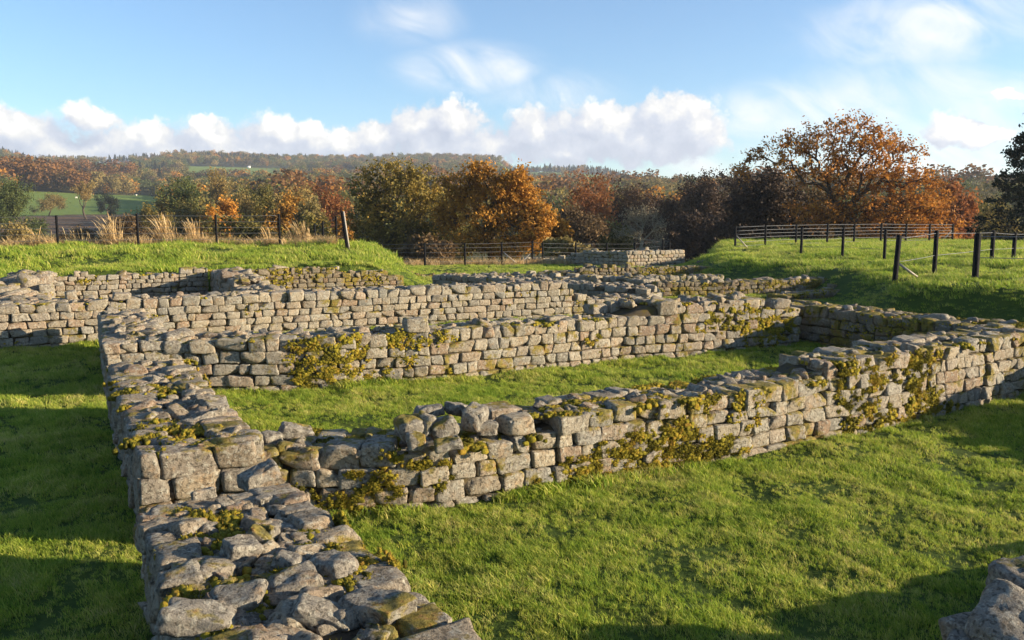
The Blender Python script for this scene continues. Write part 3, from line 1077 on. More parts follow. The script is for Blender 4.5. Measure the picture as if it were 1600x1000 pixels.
def blades_mesh(name, seed, nb, rad, hmin, hmax, w, lean, mat, seg=2, wind=(0.25, 0.0)):
    g = np.random.default_rng(seed)
    V, F, T = [], [], []
    for b in range(nb):
        a, r = g.uniform(0, 6.28), rad * math.sqrt(g.random())
        base = np.array([r * math.cos(a), r * math.sin(a), -.01])
        h = g.uniform(hmin, hmax)
        la = g.uniform(0, 6.28)
        ld = np.array([math.cos(la), math.sin(la), 0]) * g.uniform(.1, 1) * lean + np.array([wind[0], wind[1], 0])
        sa = g.uniform(0, 3.14)
        sd_ = np.array([math.cos(sa), math.sin(sa), 0]) * w * g.uniform(.6, 1.2)
        o = len(V)
        for i in range(seg):
            t = i / seg
            p = base + np.array([0, 0, h * t]) + ld * h * t * t
            ww = sd_ * (1 - .35 * t)
            V += [p - ww, p + ww]
        V.append(base + np.array([0, 0, h * (1 - .18 * lean)]) + ld * h)
        for i in range(seg - 1):
            F.append([o + 2 * i, o + 2 * i + 1, o + 2 * i + 3, o + 2 * i + 2])
        T.append([o + 2 * seg - 2, o + 2 * seg - 1, o + 2 * seg])
    ob = mesh_obj(name, V, [np.array(F), np.array(T)], mat, link=False)
    SRC_NOW.objects.link(ob)
    return ob


def instancer(name, pts, scale, rz, coll, count, seed=0, tilt=0.0):
    g = np.random.default_rng(seed)
    me = D.meshes.new(name)
    me.vertices.add(len(pts))
    me.vertices.foreach_set('co', np.asarray(pts, float).ravel())
    def attr(nm, typ, v, key='value'):
        a = me.attributes.new(nm, typ, 'POINT')
        a.data.foreach_set(key, np.asarray(v).ravel())
    attr('size', 'FLOAT_VECTOR', scale, 'vector')
    rot = np.column_stack([g.normal(0, tilt, len(pts)), g.normal(0, tilt, len(pts)), rz])
    attr('turn', 'FLOAT_VECTOR', rot, 'vector')
    attr('pick', 'INT', g.integers(0, count, len(pts)))
    o = D.objects.new(name, me)
    COL.objects.link(o)
    ng = D.node_groups.new(name + '_nodes', 'GeometryNodeTree')
    ng.interface.new_socket('Geometry', in_out='INPUT', socket_type='NodeSocketGeometry')
    ng.interface.new_socket('Geometry', in_out='OUTPUT', socket_type='NodeSocketGeometry')
    q = NT(ng)
    gi, go = q.n('NodeGroupInput'), q.n('NodeGroupOutput')
    ci = q.n('GeometryNodeCollectionInfo', transform_space='ORIGINAL')
    ci.inputs['Collection'].default_value = coll
    ci.inputs['Separate Children'].default_value = True
    ci.inputs['Reset Children'].default_value = True
    def named(nm, typ):
        a = q.n('GeometryNodeInputNamedAttribute', data_type=typ)
        a.inputs['Name'].default_value = nm
        return a.outputs['Attribute']
    ip = q.n('GeometryNodeInstanceOnPoints')
    L = ng.links.new
    L(gi.outputs[0], ip.inputs['Points'])
    L(ci.outputs[0], ip.inputs['Instance'])
    ip.inputs['Pick Instance'].default_value = True
    L(named('pick', 'INT'), ip.inputs['Instance Index'])
    L(q.n('FunctionNodeEulerToRotation', {0: named('turn', 'FLOAT_VECTOR')}).outputs[0], ip.inputs['Rotation'])
    L(named('size', 'FLOAT_VECTOR'), ip.inputs['Scale'])
    L(ip.outputs[0], go.inputs[0])
    md = o.modifiers.new('tufts', 'NODES')
    md.node_group = ng
    return struct(o, 'stuff')


def grass_mat():
    m, k = mat_new("meadow_grass")
    geo = k.n('ShaderNodeNewGeometry')
    P = geo.outputs['Position']
    big = k.noise(P, 0.7, 4, 0.6)
    mid = k.noise(P, 4.5, 4, 0.6)
    f = k.math('ADD', k.math('MULTIPLY', big, 0.45), k.math('ADD', k.math('MULTIPLY', mid, 0.4), k.math('MULTIPLY', geo.outputs['Random Per Island'], 0.3)))
    c = k.ramp(f, [(0.34, (0.10, 0.19, 0.016)), (0.52, (0.23, 0.34, 0.032)), (0.65, (0.38, 0.42, 0.06)), (0.80, (0.62, 0.52, 0.19))])
    oi = k.n('ShaderNodeObjectInfo').outputs['Random']
    c = k.mix(1.0, c, k.ramp(oi, [(0, (0.75, 0.8, 0.85)), (1, (1.2, 1.12, 1.0))]), 'MULTIPLY')
    finish(k, c, 0.7, None, spec=0.25, trans=0.42)
    return m


GRASS = grass_mat()
STRAW = leaf_mat("dry_straw", (0.32, 0.20, 0.08), (0.52, 0.36, 0.17), (0.66, 0.50, 0.28), 0.3, 2.0)


def make_grass():
    global SRC_NOW
    SRC_NOW = D.collections.new("lawn_tufts")
    for k in range(6):
        blades_mesh("grass_tuft", 500 + k, 24, .045, .025, .068, .0024, .8, GRASS, wind=(-.25, .1))
    far_c = D.collections.new("bank_tufts")
    g = np.random.default_rng(99)
    def sector(r0, r1, dens, a0=-38, a1=38):
        n = int(math.radians(a1 - a0) / 2 * (r1 * r1 - r0 * r0) * dens)
        r = np.sqrt(g.uniform(r0 * r0, r1 * r1, n))
        t = np.radians(g.uniform(a0, a1, n))
        return r * np.sin(t), r * np.cos(t)
    xs, ys, sc_ = [], [], []
    for r0, r1, dn, s in ((2.6, 8.5, 760, .80), (8.5, 13, 460, 1.0), (13, 19, 220, 1.35)):
        x, y = sector(r0, r1, dn)
        xs.append(x); ys.append(y); sc_.append(np.full(len(x), s))
    x, y, s = np.concatenate(xs), np.concatenate(ys), np.concatenate(sc_)
    ok = ~inside_walls(x, y)
    x, y, s = x[ok], y[ok], s[ok]
    P = np.column_stack([x, y, np.zeros(len(x))])
    cl = fbm(P * 2.6, 2, 31)
    big = fbm(P * .6, 2, 33)
    keep = g.random(len(x)) < np.clip(.9 + cl * .9, .2, 1)
    s = s * (1.0 + .6 * cl + .2 * big) * g.uniform(.75, 1.3, len(x))
    # longer tufts left along the wall feet
    ex, ey, es = [], [], []
    for ln, th in FOOT[3:6]:
        n = int(ln.L * 60)
        ss_ = g.uniform(0, ln.L, n)
        w = fbm(np.column_stack([ss_ * 1.3, np.zeros(n), np.zeros(n)]), 2, 41)
        p, d = ln.pos(ss_), ln.dir(ss_)
        off = np.abs(g.normal(0, .05, n)) + .02
        q = p + np.stack([d[:, 1], -d[:, 0]], 1) * off[:, None]
        m = w > -.1
        ex.append(q[m, 0]); ey.append(q[m, 1]); es.append((1.5 + 2.4 * np.maximum(w[m], 0)) * g.uniform(.8, 1.2, m.sum()))
    x = np.concatenate([x[keep]] + ex); y = np.concatenate([y[keep]] + ey); s = np.concatenate([s[keep]] + es)
    z = gz(x, y)
    S3 = np.column_stack([s, s, s * g.uniform(.8, 1.2, len(s))])
    instancer("lawn_grass", np.column_stack([x, y, z]), S3, g.uniform(-.9, .9, len(x)), SRC_NOW, 6, 1, .12)
    # coarser tufts on the far lawns and banks
    SRC_NOW = far_c
    for k in range(5):
        blades_mesh("bank_tuft", 540 + k, 34, .16, .05, .15, .006, .8, GRASS, wind=(-.25, .1))
    x, y = sector(19, 30, 42)
    x2, y2 = sector(30, 64, 20, -36, 36)
    x, y = np.concatenate([x, x2]), np.concatenate([y, y2])
    ok = ~inside_walls(x, y, .08)
    x, y = x[ok], y[ok]
    P = np.column_stack([x, y, np.zeros(len(x))])
    cl = fbm(P * 1.1, 2, 35)
    lawn = (gz(x, y) < .5)
    s = np.where(lawn, .55, 1.0) * (1 + .8 * cl) * g.uniform(.7, 1.3, len(x)) * np.where(np.hypot(x, y) > 30, 1.35, 1)
    instancer("bank_grass", np.column_stack([x, y, gz(x, y)]), np.column_stack([s, s, s]), g.uniform(-.9, .9, len(x)), far_c, 5, 2, .12)


make_grass()


# ------------------------------------------------------------------ trees
def skeleton(seed, levels=5, first=.3, spread=.75, kids=(2, 3), upb=.12, wob=.22, shrink=.72, r0=.035, l0=.30, lead=0.3, droop=0.0, low=False):
    """branch segments and twig ends of a tree about one unit tall"""
    g = np.random.default_rng(seed)
    segs, tips = [], []

    def nrmz(v):
        return v / (np.linalg.norm(v) + 1e-9)

    def grow(p, d, L, r, lev):
        ns = 3 if lev < 3 else 2
        for i in range(ns):
            d = nrmz(d + g.normal(0, wob, 3) * (.5 if lev == 0 else 1) + np.array([0, 0, upb if lev < levels - 1 else upb - droop]))
            q = p + d * L / ns
            r1 = r * (.86 if lev else .9)
            segs.append((p, q, r, r1))
            p, r = q, r1
            if lev >= 2 and i < ns - 1 and g.random() < .6 and lev < levels:
                ax = nrmz(np.cross(d, g.normal(0, 1, 3)))
                grow(p, nrmz(d * .5 + ax * .85), L * .55, r * .5, lev + 1)
            if lev >= levels - 1:
                tips.append((q, lev))
        if lev >= levels:
            return
        n = g.integers(kids[0], kids[1] + 1) + (2 if lev == 0 else 0)
        a0 = g.uniform(0, 6.28)
        for k in range(n):
            a = a0 + k * 6.283 / n + g.uniform(-.4, .4)
            t = nrmz(np.cross(d, [.3, .9, .1]))
            b = np.cross(d, t)
            sp = spread * g.uniform(.6, 1.25)
            if lev == 0 and low:
                sp = g.uniform(.35, 1.5)
            nd = nrmz(d * math.cos(sp) + (t * math.cos(a) + b * math.sin(a)) * math.sin(sp))
            grow(p, nd, L * shrink * g.uniform(.75, 1.15) * (1.35 if lev == 0 else 1), r * (.62 if n > 2 else .72), lev + 1)

    grow(np.zeros(3), np.array([0, 0, 1.0]), l0 * first / .3, r0, 0)
    return segs, np.array([t[0] for t in tips])


def segs_mesh(segs, k=5):
    P0, P1 = np.array([s[0] for s in segs]), np.array([s[1] for s in segs])
    R0, R1 = np.array([s[2] for s in segs]), np.array([s[3] for s in segs])
    d = P1 - P0
    d /= np.linalg.norm(d, axis=1)[:, None] + 1e-9
    ref = np.where(np.abs(d[:, 2:3]) < .9, np.array([[0, 0, 1.0]]), np.array([[1.0, 0, 0]]))
    a = np.cross(d, ref)
    a /= np.linalg.norm(a, axis=1)[:, None]
    b = np.cross(a, d)
    an = np.arange(k) / k * 2 * np.pi
    ring = np.cos(an)[None, :, None] * a[:, None] + np.sin(an)[None, :, None] * b[:, None]
    V = np.concatenate([P0[:, None] + ring * R0[:, None, None], P1[:, None] + d[:, None] * (R1 * .4)[:, None, None] + ring * R1[:, None, None]], 1)
    n = len(segs)
    j = np.arange(k)
    F = np.stack([j, (j + 1) % k, (j + 1) % k + k, j + k], -1)
    return V.reshape(-1, 3), (F[None] + (np.arange(n) * 2 * k)[:, None, None]).reshape(-1, 4)


def leaf_mesh(C, size, seed, flat=.5):
    g = np.random.default_rng(seed)
    n = len(C)
    nr = g.normal(0, 1, (n, 3))
    nr[:, 2] += flat
    nr /= np.linalg.norm(nr, axis=1)[:, None]
    t = np.cross(nr, g.normal(0, 1, (n, 3)))
    t /= np.linalg.norm(t, axis=1)[:, None]
    b = np.cross(nr, t)
    s = size * g.uniform(.55, 1.3, n)[:, None]
    V = np.stack([C - t * s, C - b * s * .55 + t * s * .1, C + t * s, C + b * s * .55 + t * s * .1], 1)
    return V.reshape(-1, 3), np.arange(4 * n).reshape(-1, 4)


def proto(seed, per, clump, size, lseed=0, keep=1.0, twigs=True, taper=None, **kw):
    """unit tree (1 high, 1 wide): wood mesh data and crown mesh data as arrays"""
    segs, tips = skeleton(seed, **kw)
    g = np.random.default_rng(seed + 50 + lseed)
    P = np.array([s[1] for s in segs])
    zr = P[:, 2].max()
    cx, cy = (P[:, 0].max() + P[:, 0].min()) / 2, (P[:, 1].max() + P[:, 1].min()) / 2
    wx = max(P[:, 0].max() - P[:, 0].min(), 1e-3)
    wy = max(P[:, 1].max() - P[:, 1].min(), 1e-3)
    sc = np.array([1 / wx, 1 / wy, 1 / zr])
    def nrm(p, z0=None):
        q = np.array(p, float)
        f = np.clip(q[..., 2:3] / (.25 * zr), 0, 1)     # keep the foot of the trunk at the origin
        q = q - np.concatenate([cx * f, cy * f, 0 * f], -1)
        return q * sc
    s2 = [(nrm(a), nrm(b), r0, r1) for a, b, r0, r1 in segs]
    T = nrm(tips)
    T = T[g.random(len(T)) < keep]
    C = np.repeat(T, per, 0) + g.normal(0, 1, (len(T) * per, 3)) * clump * g.uniform(.3, 1.2, (len(T) * per, 1))
    C = C[C[:, 2] > .04]
    return s2, C, size


LEAF = dict(
    gold=leaf_mat("golden_oak_leaves", (0.15, 0.085, 0.018), (0.44, 0.205, 0.03), (0.64, 0.33, 0.06), .35),
    rust=leaf_mat("rusty_beech_leaves", (0.13, 0.05, 0.018), (0.30, 0.105, 0.03), (0.42, 0.18, 0.05), .35),
    olive=leaf_mat("olive_leaves", (0.06, 0.058, 0.016), (0.15, 0.13, 0.03), (0.30, 0.20, 0.045), .3),
    russet=leaf_mat("russet_wood_leaves", (0.09, 0.048, 0.02), (0.19, 0.092, 0.03), (0.27, 0.145, 0.045), .3),
    brown=leaf_mat("brown_leaves", (0.065, 0.042, 0.022), (0.115, 0.075, 0.034), (0.19, 0.12, 0.05), .3),
    dark=leaf_mat("dark_evergreen_needles", (0.010, 0.017, 0.010), (0.018, 0.028, 0.014), (0.03, 0.04, 0.02), .1),
    tawny=leaf_mat("tawny_leaves", (0.14, 0.115, 0.045), (0.26, 0.19, 0.06), (0.37, 0.26, 0.09), .3),
    bronze=leaf_mat("bronze_oak_leaves", (0.07, 0.06, 0.017), (0.19, 0.15, 0.034), (0.38, 0.25, 0.05), .3),
    copper=leaf_mat("copper_oak_leaves", (0.13, 0.06, 0.017), (0.39, 0.165, 0.03), (0.58, 0.29, 0.055), .35),
    shade_brown=leaf_mat("shade_darkened_beech_leaves", (0.028, 0.018, 0.012), (0.055, 0.034, 0.02), (0.11, 0.062, 0.03), .15),  # dark beech brown, deepened so the leaf colour carries the wood's shade
    green=leaf_mat("green_leaves", (0.045, 0.062, 0.018), (0.09, 0.11, 0.03), (0.17, 0.16, 0.04), .3),
    grey=leaf_mat("grey_twigs", (0.14, 0.125, 0.085), (0.21, 0.185, 0.125), (0.28, 0.245, 0.165), .1),
)


def tree(name, label, px, ytop, dist, wpx, kind, pr, group=None, ybase=None, depth=None, wood=WOOD, rz=0.0, wr=1.0, cat='tree', k=5):
    """stand a unit tree on the ground so that its top and width sit where the photograph has them"""
    p = at_d(px, 340, dist)
    x, y = p[0], p[1]
    z = g1(x, y) - .1
    top = at_d(px, ytop, dist)[2]
    h = top - z
    w = wpx / FPX * dist
    s2, C, size = pr
    S = np.array([w, depth or w, h])
    segs = [(a * S, b * S, max(r0 * h * wr, .012), max(r1 * h * wr, .010)) for a, b, r0, r1 in s2]
    root = thing(name, label, cat, (x, y, z), rz, group)
    V, F = segs_mesh(segs, k)
    mesh_obj("trunk", V, [F], wood, root)
    if len(C):
        V, F = leaf_mesh(C * S, size, 7)
        mesh_obj("crown", V, [F], LEAF[kind], root, smooth=False)
    return root



def grown(lobes, dist, trunk, seed, spacing=1.0, bf=.35, jit=.12):
    """a tree grown into a crown given as lobes (x, y, half width, half height, number of twig ends, depth offset): every twig end joins the nearest
    limb, so limbs are shared the way real ones are. trunk: (x, ytop of the clear bole). Returns segments, twig ends and foot."""
    g = np.random.default_rng(seed)
    foot = at_d(trunk[0], 340, dist)
    foot[2] = g1(foot[0], foot[1]) - .1
    pts, den = [], []
    for (x, y, rx, ry, n, dy) in lobes:
        c = at_d(x, y, dist) + np.array([0, dy, 0])
        sx, sz = rx / FPX * dist, ry / FPX * dist
        v = g.normal(0, 1, (n, 3))
        v /= np.linalg.norm(v, axis=1)[:, None]
        v *= (g.random(n) ** .45)[:, None]
        pts.append(c + v * np.array([sx, sx * .85, sz]))
    T = np.concatenate(pts)
    bole = at_d(trunk[0], trunk[1], dist)
    nodes = [foot + (bole - foot) * t + (g.normal(0, .06, 3) if 0 < t < 1 else 0) for t in np.linspace(0, 1, 5)]
    par = [-1, 0, 1, 2, 3]
    plen = [0, 0, 0, 0, 0]
    T = T[np.argsort(np.linalg.norm(T - nodes[-1], axis=1))]
    leafn = []
    for t in T:
        N = np.array(nodes)
        dd = np.linalg.norm(N - t, axis=1)
        # limbs do not turn back down: prefer nodes that lie below or nearer the bole
        cost = dd + bf * np.array(plen) + .5 * np.maximum(N[:, 2] - t[2], 0)
        cost[:3] += 50
        j = int(np.argmin(cost))
        a = N[j]
        L = dd[j]
        m = max(1, int(L / .55))
        prev = j
        side = g.normal(0, jit, 3) * L
        for i in range(1, m + 1):
            f = i / m
            q = a + (t - a) * f + side * math.sin(math.pi * f) + np.array([0, 0, .10 * L * math.sin(math.pi * f)])
            nodes.append(q)
            par.append(prev)
            plen.append(plen[prev] + L / m)
            prev = len(nodes) - 1
        leafn.append(prev)
    cnt = np.zeros(len(nodes))
    cnt[leafn] = 1
    for i in range(len(nodes) - 1, 0, -1):
        cnt[par[i]] += cnt[i]
    r = .013 * np.maximum(cnt, 1) ** .50
    segs = [(nodes[par[i]] - foot, nodes[i] - foot, r[par[i]] if cnt[par[i]] < 3 * cnt[i] else r[i] * 1.25, r[i]) for i in range(1, len(nodes))]
    return segs, np.array([nodes[i] for i in leafn]) - foot, foot


def grown_tree(name, label, lobes, dist, trunk, seed, kind, per, clump, size, wood=WOOD, cat='tree', thick=1.0):
    segs, T, foot = grown(lobes, dist, trunk, seed)
    g = np.random.default_rng(seed + 9)
    root = thing(name, label, cat, tuple(foot))
    V, F = segs_mesh([(a, b, r0 * thick, r1 * thick) for a, b, r0, r1 in segs], 6)
    mesh_obj("trunk", V, [F], wood, root)
    if per:
        k = g.uniform(.35, 1.5, len(T))
        C = np.repeat(T, per, 0) + g.normal(0, 1, (len(T) * per, 3)) * clump * np.repeat(k, per)[:, None] * np.array([1, 1, .8])
        V, F = leaf_mesh(C, size, seed)
        mesh_obj("crown", V, [F], LEAF[kind], root, smooth=False)
    return root


# shapes
P_FULL = proto(21, 24, .055, .17, levels=5, spread=.8, kids=(2, 3), upb=.03, wob=.25, shrink=.72, r0=.032, l0=.17, low=True, droop=.15)
P_FULL2 = proto(33, 24, .055, .17, levels=5, spread=.85, kids=(2, 3), upb=.02, wob=.28, shrink=.72, r0=.032, l0=.15, low=True, droop=.15)
P_ROUND = proto(45, 16, .06, .2, levels=4, spread=.75, kids=(3, 3), upb=.05, wob=.25, shrink=.74, r0=.03, l0=.2, low=True)
P_ROUND2 = proto(46, 16, .06, .2, levels=4, spread=.8, kids=(3, 3), upb=.03, wob=.25, shrink=.74, r0=.03, l0=.18, low=True)
P_BARE = proto(52, 3, .02, .10, levels=6, spread=.5, kids=(2, 2), upb=.12, wob=.3, shrink=.74, r0=.022, l0=.13, low=True)
P_POPLAR = proto(61, 14, .05, .2, levels=4, spread=.42, kids=(2, 3), upb=.3, wob=.2, shrink=.72, r0=.03, l0=.2)


def conifer(seed, n=74, per=210):
    g = np.random.default_rng(seed)
    segs = [(np.array([0, 0, i / 10]), np.array([0, 0, (i + 1) / 10]), .02 * (1 - i / 11), .02 * (1 - (i + 1) / 11)) for i in range(10)]
    C = []
    for i in range(n):
        z = .10 + .88 * (i / n) ** 1.1
        L = .5 * (1 - z) ** .75 * g.uniform(.65, 1.15) + .02
        a = g.uniform(0, 6.28)
        d = np.array([math.cos(a), math.sin(a), -.22 * (1 - z) + .02])
        p = np.array([0, 0, z])
        q = p + d * L
        segs.append((p, q, .006, .002))
        t = g.random(per) ** .7
        pts = p + d * (t * L)[:, None] + g.normal(0, 1, (per, 3)) * np.array([.035, .035, .022]) * (1.2 - .5 * t)[:, None]
        C.append(pts)
        tip = q + g.normal(0, .012, (per // 5, 3)) + np.array([0, 0, .012])
        C.append(tip)
    return segs, np.concatenate(C), .13


# the great oak on the right, and what stands about it
grown_tree("oak_tree", "great spreading copper oak with its bare limbs showing against the sky on the right",
           [(1318, 222, 62, 42, 90, 0), (1270, 215, 40, 30, 36, 1), (1360, 225, 40, 36, 40, -1), (1225, 228, 26, 20, 16, 0), (1190, 246, 22, 18, 14, 1), (1160, 268, 16, 16, 9, 0), (1235, 262, 34, 20, 20, -1),
            (1405, 225, 30, 26, 26, 1), (1428, 250, 22, 20, 14, 0), (1290, 270, 50, 34, 60, 0), (1350, 275, 55, 32, 75, 0), (1415, 290, 50, 30, 80, -1), (1455, 318, 36, 24, 52, 0), (1390, 330, 70, 30, 110, -2),
            (1320, 330, 60, 34, 95, -1), (1270, 335, 40, 32, 50, 1), (1330, 368, 34, 18, 34, -2), (1410, 360, 50, 20, 54, -2), (1466, 350, 22, 16, 16, -1), (1480, 375, 14, 12, 8, -1)],
           66, (1312, 322), 4, 'copper', 27, .27, .125, thick=1.15)
tree("beech_tree", "low brown tree in the shade just left of the great oak", 1205, 262, 74, 150, 'shade_brown', P_FULL, rz=1.0)
tree("beech_tree", "dark russet tree tucked under the left limbs of the great oak", 1270, 278, 82, 110, 'brown', P_FULL2, rz=2.0)
tree("conifer_tree", "black evergreen cut off by the right edge of the photo", 1624, 165, 58, 250, 'dark', conifer(3), cat='tree')
tree("beech_tree", "small dark red tree peeping out behind the right side of the great oak", 1478, 283, 95, 80, 'rust', P_ROUND, rz=.3)
tree("bare_tree", "leafless grey tree on the skyline just right of the great oak", 1470, 262, 120, 90, 'grey', P_BARE, wood=PALE_WOOD, rz=.2)
tree("bare_tree", "leafless tree on the skyline nearer the black evergreen", 1545, 266, 125, 80, 'grey', P_BARE, wood=PALE_WOOD, rz=1.7)
# the pair of oaks left of centre
grown_tree("oak_tree", "dark olive oak, tallest of the trees left of centre, its foot in shade",
           [(612, 275, 48, 28, 70, 0), (650, 285, 34, 30, 46, 0), (578, 300, 32, 34, 50, 0), (625, 310, 60, 36, 110, 0), (665, 325, 36, 34, 60, -1), (580, 350, 42, 34, 74, 0), (630, 360, 56, 32, 110, -1),
            (680, 365, 30, 28, 40, 0), (600, 390, 50, 18, 50, -1), (690, 300, 20, 26, 22, 1)],
           72, (618, 350), 14, 'bronze', 30, .26, .13)
grown_tree("oak_tree", "bright orange round headed oak in the centre beyond the wire fence",
           [(722, 290, 34, 22, 50, 0), (752, 268, 26, 14, 34, -1), (690, 330, 16, 20, 16, 1), (848, 345, 20, 26, 30, -2), (812, 276, 20, 14, 22, -1), (800, 290, 36, 26, 70, -1), (775, 305, 50, 34, 110, 0), (720, 320, 36, 32, 66, 1), (825, 322, 30, 34, 70, -1), (700, 345, 22, 30, 30, 1),
            (770, 345, 50, 24, 60, -1), (825, 365, 30, 30, 64, -2), (740, 375, 40, 22, 50, -1), (790, 385, 44, 18, 50, -2)],
           66, (768, 352), 15, 'gold', 31, .25, .13)
tree("oak_tree", "smaller rust orange tree at the right foot of the bright orange oak", 852, 322, 70, 75, 'gold', P_ROUND, rz=2.2)
tree("beech_tree", "flame red beech standing right of the bright orange oak", 915, 272, 115, 105, 'rust', P_ROUND2, rz=.4)
tree("beech_tree", "dim red brown beech below the flame red one", 900, 325, 98, 95, 'brown', P_ROUND, rz=1.4)
tree("beech_tree", "broad purple brown beech behind the bare grey tree", 985, 285, 130, 130, 'shade_brown', P_FULL, rz=2.6)
grown_tree("bare_tree", "pale leafless tree with a forked trunk behind the far corner of stone",
           [(985, 340, 18, 18, 60, 0), (1010, 335, 20, 18, 70, 0), (1028, 352, 14, 18, 50, 0), (992, 365, 22, 16, 50, 0), (1030, 378, 12, 12, 26, 0), (970, 362, 10, 10, 22, 0)],
           60, (1003, 380), 16, 'grey', 16, .22, .05, wood=PALE_WOOD, thick=.55)
tree("bush", "dull olive bush beside the pale leafless tree", 958, 355, 68, 60, 'olive', P_ROUND, cat='bush')
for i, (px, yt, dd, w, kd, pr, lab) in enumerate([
        (1060, 292, 120, 90, 'shade_brown', P_FULL2, "dark tree at the notch of the skyline, leftmost of the dark wood"),
        (1105, 272, 112, 100, 'shade_brown', P_FULL, "brown topped tree of the dark wood left of the great oak"),
        (1150, 266, 118, 95, 'shade_brown', P_ROUND2, "taller dark tree of the wood close behind the low brown tree"),
        (1230, 285, 128, 110, 'shade_brown', P_FULL2, "dark tree of the wood hidden behind the great oak"),
        (1400, 300, 120, 110, 'shade_brown', P_FULL, "shaded tree of the wood right behind the great oak"),
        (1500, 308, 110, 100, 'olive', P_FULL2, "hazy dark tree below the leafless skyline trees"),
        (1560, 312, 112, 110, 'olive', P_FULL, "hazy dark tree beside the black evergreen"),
        (1090, 335, 100, 90, 'shade_brown', P_ROUND, "low dark thicket tree under the notch of the skyline"),
        (1170, 330, 96, 110, 'shade_brown', P_ROUND2, "low dark thicket tree behind the left end of the rail fence")]):
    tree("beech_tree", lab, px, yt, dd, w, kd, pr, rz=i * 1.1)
# the left side, beyond the bank
for i, (nm, px, yt, dd, w, kd, pr, lab) in enumerate([
        ("oak_tree", 20, 278, 175, 78, 'green', P_FULL, "big olive green tree at the left edge of the photo"),
        ("oak_tree", 76, 303, 330, 50, 'tawny', P_ROUND, "small tawny tree standing alone in the pasture"),
        ("poplar_tree", 135, 284, 300, 32, 'tawny', P_POPLAR, "slim pale tree rising from the pasture like a plume"),
        ("oak_tree", 171, 301, 330, 32, 'dark', P_ROUND2, "small nearly black tree standing alone in the pasture"),
        ("ash_tree", 278, 277, 150, 62, 'green', P_POPLAR, "dark green tree with a pointed top left of the tawny plume trees"),
        ("oak_tree", 305, 312, 140, 70, 'olive', P_FULL2, "olive tree low behind the second tall clump of dry grass"),
        ("oak_tree", 343, 312, 120, 62, 'gold', P_ROUND, "golden orange bushy tree behind the left fence"),
        ("poplar_tree", 350, 264, 210, 40, 'tawny', P_POPLAR, "thin brown poplar above the golden orange bushy tree"),
        ("oak_tree", 415, 286, 135, 80, 'olive', P_FULL, "mottled olive tree behind the left fence"),
        ("oak_tree", 462, 284, 125, 88, 'tawny', P_FULL2, "mottled yellow and tawny tree left of the leaning post"),
        ("beech_tree", 515, 286, 140, 76, 'rust', P_ROUND2, "orange red domed tree above the leaning fence post"),
        ("beech_tree", 540, 340, 95, 40, 'gold', P_ROUND, "low orange bush just behind the leaning fence post"),
        ("oak_tree", 380, 300, 128, 66, 'tawny', P_ROUND2, "tawny brown tree right of the golden orange bushy tree"),
        ("oak_tree", 245, 310, 165, 60, 'olive', P_ROUND, "low olive tree left of the dark green tree"),
        ("oak_tree", 440, 305, 112, 70, 'gold', P_ROUND, "orange tinted tree between the mottled pair behind the left fence"),
        ("oak_tree", 490, 312, 104, 60, 'tawny', P_FULL, "dull yellow tree low beside the orange red domed tree"),
        ("oak_tree", 700, 300, 84, 80, 'olive', P_FULL2, "dark olive tree filling the gap between the two big oaks"),
        ("bush", 385, 338, 90, 100, 'olive', P_ROUND2, "dark olive bush filling the gap behind the left fence"),
        ("bush", 215, 338, 120, 95, 'brown', P_ROUND, "brown hedge bush behind the middle of the left fence"),
        ("bush", 30, 350, 110, 90, 'tawny', P_ROUND2, "tawny bush behind the left fence at the photo edge"),
        ("bush", 115, 358, 120, 70, 'brown', P_ROUND, "low brown bush beyond the first tall clump of dry grass"),
        ("bush", 470, 340, 88, 90, 'olive', P_ROUND, "dark bush low behind the last post but three"),
        ("bush", 660, 372, 60, 90, 'brown', P_ROUND, "low brown scrub at the foot of the dark olive oak"),
        ("bush", 890, 375, 56, 70, 'tawny', P_ROUND2, "dry tawny scrub behind the right part of the wire fence")]):
    tree(nm, lab, px, yt, dd, w, kd, pr, rz=i * .9, cat='bush' if nm == 'bush' else 'tree')


# ------------------------------------------------------------------ woods across the valley
def light_tree(seed, kind, n=420, size=.05, pointed=False):
    g = np.random.default_rng(seed)
    nb = 9
    if pointed:
        z = g.uniform(.1, 1, n)
        r = (1 - z) * .3 * g.uniform(.4, 1, n)
        a = g.uniform(0, 6.28, n)
        C = np.column_stack([r * np.cos(a), r * np.sin(a), z])
    else:
        cen = np.column_stack([g.uniform(-.28, .28, nb), g.uniform(-.28, .28, nb), g.uniform(.35, .8, nb)])
        k = g.integers(0, nb, n)
        v = g.normal(0, 1, (n, 3))
        v /= np.linalg.norm(v, axis=1)[:, None]
        C = cen[k] + v * g.uniform(.12, .22, n)[:, None]
        C[:, 2] = np.clip(C[:, 2], .08, 1.0)
        m = n // 3
        v = g.normal(0, 1, (m, 3))
        C = np.vstack([C, np.array([0, 0, .52]) + v / np.linalg.norm(v, axis=1)[:, None] * g.uniform(.1, .3, m)[:, None] * [1, 1, 1.3]])
    V, F = leaf_mesh(C, size, seed, .3)
    ob = mesh_obj("wood_tree", V, [F], LEAF[kind], smooth=False, link=False)
    return ob


